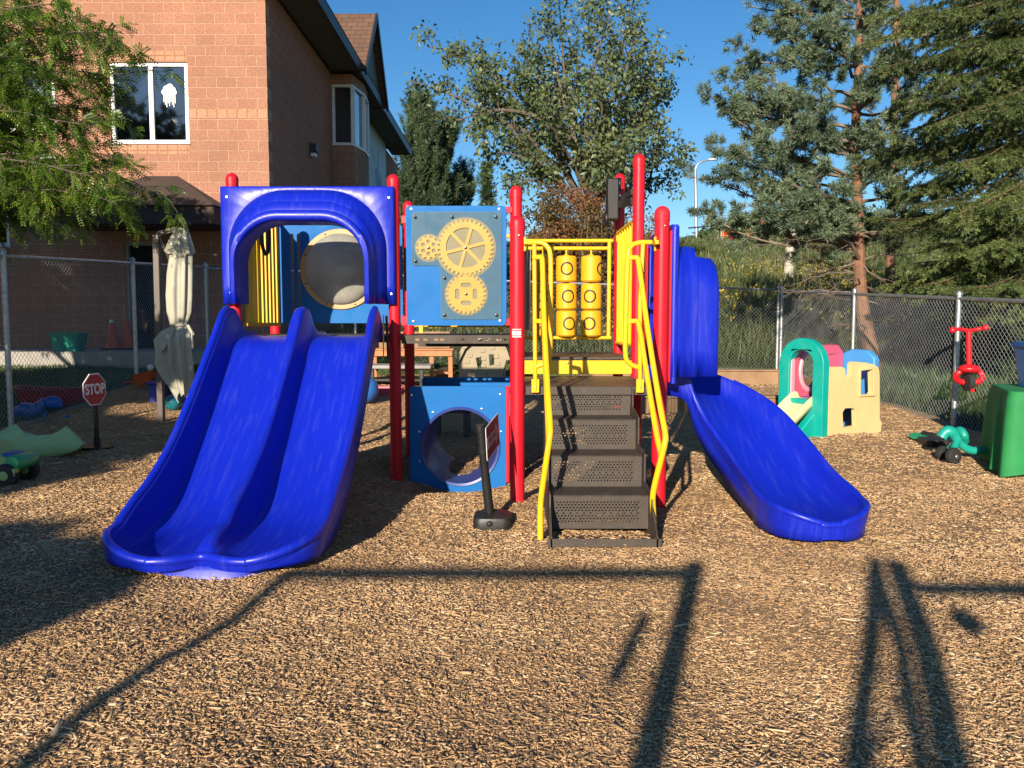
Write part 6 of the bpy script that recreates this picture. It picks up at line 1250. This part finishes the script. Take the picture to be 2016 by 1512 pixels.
bough_tree('spruce_tree', 'second spruce in shadow behind the large right spruce', 9.8, 14.5, 9.5, ES2, 13.6, ln=.06, wd=.013, twlen=.8)
# ---- honey locust at upper left
LXb, LYb = -8.3, 9.2
tl = thing('locust_tree', (LXb, LYb, gzf(LXb, LYb)), 'feathery green locust tree reaching in from the upper left', 'tree'); T = Tw(); g = gzf(LXb, LYb)
T.branch((LXb, LYb, g-.1), (LXb+.3, LYb-.1, 2.5), .13, .10, 6, 0, .02, 8)
fk = Vector((LXb+.3, LYb-.1, 2.45)); WL = Tw()
EL_ = [(215, 215, 0), (180, 170, .4), (100, 160, -.4), (60, 230, .3), (120, 260, 0), (100, 340, .2), (200, 350, -.5), (30, 110, .5), (190, 75, .2), (285, 140, 0), (240, 90, .3), (215, 65, -.3), (165, 25, .2), (125, 5, -.4), (60, 40, 0), (20, -20, .3), (150, 120, .5), (80, 120, -.5), (215, 190, .3), (130, 205, -.2), (40, 200, .4), (185, 262, 0), (170, 245, -.5), (60, 290, .2), (250, 310, 0), (225, 348, -.3), (150, 330, .3), (320, 378, 0), (270, 392, .4), (230, 400, -.4), (200, 395, .2), (120, 400, 0), (60, 380, -.3), (20, 440, .4), (-60, 100, 0), (-80, 250, .3), (-90, 380, 0), (-60, 480, .2), (-150, 450, 0), (160, 420, .6), (90, 440, .7), (-150, 300, .6), (-200, 150, 0), (-250, 400, .4), (-100, 20, .5)]
LFP = []; LFD = []
for (u, v, dy) in EL_:
    e = W(u, v, 8.9+dy*1.5); s0 = fk+Vector((random.uniform(-.1, .5), random.uniform(-.3, .3), max(-.2, min(2.6, (e.z-fk.z)*.55)))); WL.branch(fk, s0, .06, .04, 3, 0, .02, 6)
    P = WL.branch(s0, e, .020, .003, 9, .10, .03, 5)
    for k in range(25):
        tt = (.22+.78*(k+random.random())/25)*(len(P)-1.001); i = int(tt); p = P[i].lerp(P[i+1], tt-i); d = (P[i+1]-P[i]).normalized(); sd = noisevec(1); sd.z *= .35; sd = (sd-d*sd.dot(d)).normalized(); l = random.uniform(.3, .62)*(1.1-.5*tt/len(P))
        q = p+(d*.65+sd*.7).normalized()*l+Vector((0, 0, -.06)); B_ = WL.branch(p, q, .006, .002, 4, .08, .04, 3)
        for j in range(13):
            a = B_[min(3, j // 2)].lerp(B_[min(4, j // 2+1)], random.random()); dd = ((B_[-1]-B_[0]).normalized()*.6+noisevec(.45)+Vector((0, 0, -.25))).normalized(); LFP.append(tuple(a)); LFD.append(tuple(dd))
P0 = np.array(LFP); D0 = unit(np.array(LFD)); nL = 8; NN = len(P0); S0 = rng.normal(size=(NN, 3))*np.array([1, 1, .35]); S0 = unit(S0-D0*np.sum(S0*D0, 1, keepdims=True)); Lr = rng.uniform(.11, .20, NN)
VV = []; TT = []; tn = np.clip(rng.normal(.45, .2, NN), 0, 1)+.15*np.sin(P0[:, 0]*3)*np.sin(P0[:, 2]*4)
for k in range(nL):
    for sg in (-1, 1):
        f = (k+.7)/nL; p = P0+D0*(Lr*f)[:, None]+np.array([0, 0, -1])*(Lr*.25*f*f)[:, None]; d = unit(S0*sg+D0*.45+np.array([0, 0, -.15])); v_, _ = leaves(p, d, .036*(1-.3*abs(f-.5)), .0155, .1, side=D0+rng.normal(0, .2, D0.shape)); VV.append(v_); TT.append(np.repeat(np.clip(tn+rng.normal(0, .08, NN), 0, 1), 4))
V = np.concatenate(VV); T.w.build('trunk', M['bark_grey'], tl, fixn=False); WL.w.build('branches', M['bark_grey'], tl, fixn=False); np_mesh('crown', V, np.arange(len(V)).reshape(-1, 4), M['lf_locust'], np.concatenate(TT), tl); print('locust', len(V)//4)
# ---- trees behind the viewer that shade the left side
def cloud_tree(nm, x, y, lab, blobs, n, L, leafm='lf_maple', grp=None, H=None):
    g = gzf(x, y); t = thing(nm, (x, y, g), lab, 'tree', grp); T = Tw(); zc = max(b_[2] for b_ in blobs); T.branch((x, y, g-.1), (x, y, zc), .16, .05, 8, 0, .02, 8); PP = []
    for (bx, by, bz, rx, ry, rz) in blobs:
        m_ = int(n*rx*ry*rz/sum(b_[3]*b_[4]*b_[5] for b_ in blobs)); u_ = unit(rng.normal(size=(m_, 3)))*(rng.random((m_, 1))**.45); PP.append(u_*np.array([rx, ry, rz])+np.array([bx, by, bz])); T.branch((x, y, bz*.6), (bx, by, bz), .05, .01, 5, 0, .04, 5)
    P = np.concatenate(PP); V, Fq = leaves(P, rng.normal(size=P.shape)+np.array([0, 0, -.4]), L*rng.uniform(.6, 1.2, len(P)), L*.7, .2); finish(T, t, M[leafm], M['bark_grey'], V, Fq, clumptone(P, len(P), 4, .9, .15)); return t
def uc(X, Y, h, rx, ry, rz, z0=.05): k = (h-z0)*K; return (X-k*sa, Y-k*ca_, h, rx, ry, rz)
cloud_tree('shade_tree', -5.6, -5.2, 'leafy tree behind the viewer whose shadow falls left of the double slide', [uc(-2.35, 3.35, 3.2, .55, .75, .22), uc(-3.1, 3.5, 3.3, .8, .8, .3), uc(-3.2, 2.9, 3.0, 1.0, .6, .3)], 16000, .12)
cloud_tree('shade_tree', -7.6, -1.2, 'broad leafy tree behind the viewer shading the left fence and toys', [uc(-4.4, 6.0, 2.9, 1.0, 1.2, .45), uc(-4.4, 7.6, 2.8, 1.2, 1.3, .4), uc(-5.2, 7.6, 3.4, 1.3, 1.8, .5), uc(-6.5, 9.5, 3.0, 1.4, 2.4, .7), uc(-7.0, 12.5, 3.2, 1.6, 2.2, .6), uc(-3.6, 11.8, 2.6, .8, 1.0, .3)], 64000, .15)
cloud_tree('shade_tree', -9.4, 8.0, 'leafy tree standing outside the left edge that shades the lower building wall', [(-8.2, 7.0, 3.1, 1.5, 1.8, .8), (-9.6, 9.4, 4.0, 2.2, 1.6, 1.6), (-7.4, 4.8, 2.9, 1.4, 1.6, .6), (-12, 9.5, 4.0, 2.2, 2, 1.7), (-7.6, 9.6, 4.0, .9, 1.2, 1.3)], 62000, .15)
woods = [(-38, -31, 8.5, 3.4, 3, 10.0), (-33.5, -30, 9, 3.4, 3, 10.6), (-29.5, -31, 9, 3.2, 3, 10.3), (-26.5, -31, 8, 2.4, 3, 9.6)]
P = np.concatenate([unit(rng.normal(size=(2600, 3)))*(rng.random((2600, 1))**.35)*np.array(b_[3:])+np.array(b_[:3]) for b_ in woods]); V, Fq = leaves(P, rng.normal(size=P.shape), .8, .6, .2)
np_mesh('woodland', V, Fq, M['lf_dark'], clumptone(P, len(P), 4, .3), kind='stuff', label='row of dark trees behind the viewer mirrored in the upstairs window', cat='woodland')
# ---- far wood on the hill
pts = []
for (u, v, w_, Y) in ((1340, 495, 40, 85), (1385, 480, 46, 85), (1430, 462, 50, 88), (1480, 448, 56, 90), (1530, 440, 60, 92), (1590, 436, 66, 92), (1660, 440, 66, 92), (1730, 446, 60, 92), (1800, 450, 60, 92), (1880, 452, 60, 92), (1960, 452, 60, 92), (1300, 497, 36, 85), (1250, 500, 40, 85), (1190, 498, 44, 85), (1040, 500, 40, 85), (980, 496, 40, 85), (900, 500, 50, 85), (1110, 496, 40, 85)):
    c_ = W(u, v, Y); r = w_*Y/1560*.85; m_ = 1500; u_ = unit(rng.normal(size=(m_, 3)))*(rng.random((m_, 1))**.3)*np.array([r, r*.7, r*.9])*(1+.15*rng.normal(size=(m_, 1))); pts.append(u_+np.array([c_.x, c_.y, c_.z-r*.4]))
    pts.append(np.stack([rng.uniform(c_.x-r, c_.x+r, 500), rng.uniform(Y-2, Y+2, 500), rng.uniform(c_.z-r*2.2, c_.z-r*.3, 500)], -1))
P = np.concatenate(pts); V, Fq = leaves(P, rng.normal(size=P.shape), .75, .6, .25); np_mesh('distant_wood', V, Fq, M['lf_dark'], clumptone(P, len(P), 4, .25, .15, .6), kind='stuff', label='far wood of rounded green trees along the hill crest', cat='wood')
# ---- weeds, goldenrod and grass beyond the fences
def blades(name, N, xr, yr, hr, wd, m_, lab, cat, dens=None, tone_m=.45, topP=None, dz=0):
    x = rng.uniform(*xr, N); y = rng.uniform(*yr, N)
    if dens is not None: k = dens(x, y) > rng.random(N); x, y = x[k], y[k]
    n = len(x); z = gz(x, y)-.03+dz; h = rng.uniform(*hr, n)*(.75+.35*np.sin(x*1.7)*np.sin(y*1.3+.6)); P = np.stack([x, y, z], -1); D = unit(np.stack([rng.normal(0, .22, n), rng.normal(0, .22, n), np.ones(n)], -1)); S = unit(np.stack([rng.normal(size=n), rng.normal(size=n)*.4, np.zeros(n)], -1))
    w_ = wd*rng.uniform(.6, 1.3, n)[:, None]; tip = P+D*h[:, None]+np.stack([rng.normal(0, .12, n)*h, rng.normal(0, .12, n)*h, -.04*h], -1); md = P+D*h[:, None]*.55
    V = np.stack([P-S*w_*.4, md-S*w_*.5, tip, md+S*w_*.5], 1).reshape(-1, 3)
    np_mesh(name, V, np.arange(len(V)).reshape(-1, 4), m_, clumptone(P, n, 4, 1.0, .17, tone_m, .2), kind='stuff', label=lab, cat=cat); return tip, D
inM = lambda x, y: ((x < -5.75) | (y > 14.7) | (x > 5.2)).astype(float)
tip, D = blades('tall_weeds', 52000, (-3.5, 13), (15.2, 24), (.5, 1.25), .022, M['lf_weed'], 'tall green and straw coloured weeds behind the back fence', 'weeds', tone_m=.5)
blades('hill_grass', 42000, (-3, 26), (24, 42), (.35, .8), .06, M['lf_weed'], 'rough green grass covering the slope up to the road', 'grass', tone_m=.55)
k = (rng.random(len(tip)) < .018*(1+np.sin(tip[:, 0]*1.1+tip[:, 1]*.7))); P = np.repeat(tip[k], 9, 0)+rng.normal(0, .05, (k.sum()*9, 3)); xg = rng.uniform(5, 12, 1500); yg = rng.uniform(24, 30, 1500); kk = np.sin(xg*.8)+np.sin(yg*.9+xg*.3) > .5
P = np.concatenate([P, np.stack([xg[kk], yg[kk], gz(xg[kk], yg[kk])+rng.uniform(.4, .8, kk.sum())], -1)]); V, Fq = leaves(P, rng.normal(size=P.shape)+np.array([0, 0, 1.]), .07, .04, .2)
np_mesh('goldenrod', V, Fq, M['lf_gold'], tonearr(len(P), 4), kind='stuff', label='yellow goldenrod blooms among the weeds behind the fence', cat='wildflowers')
blades('lawn_grass', 52000, (-14, -5.7), (5, 14), (.05, .13), .012, M['lf_grass'], 'mown lawn grass beyond the left fence', 'grass')
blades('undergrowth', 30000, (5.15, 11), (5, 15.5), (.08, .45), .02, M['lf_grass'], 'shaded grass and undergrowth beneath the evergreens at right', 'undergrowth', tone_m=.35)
blades('back_lawn', 26000, (-5.6, 1.2), (13.2, 14.7), (.05, .16), .012, M['lf_grass'], 'strip of green grass inside the back fence', 'grass')
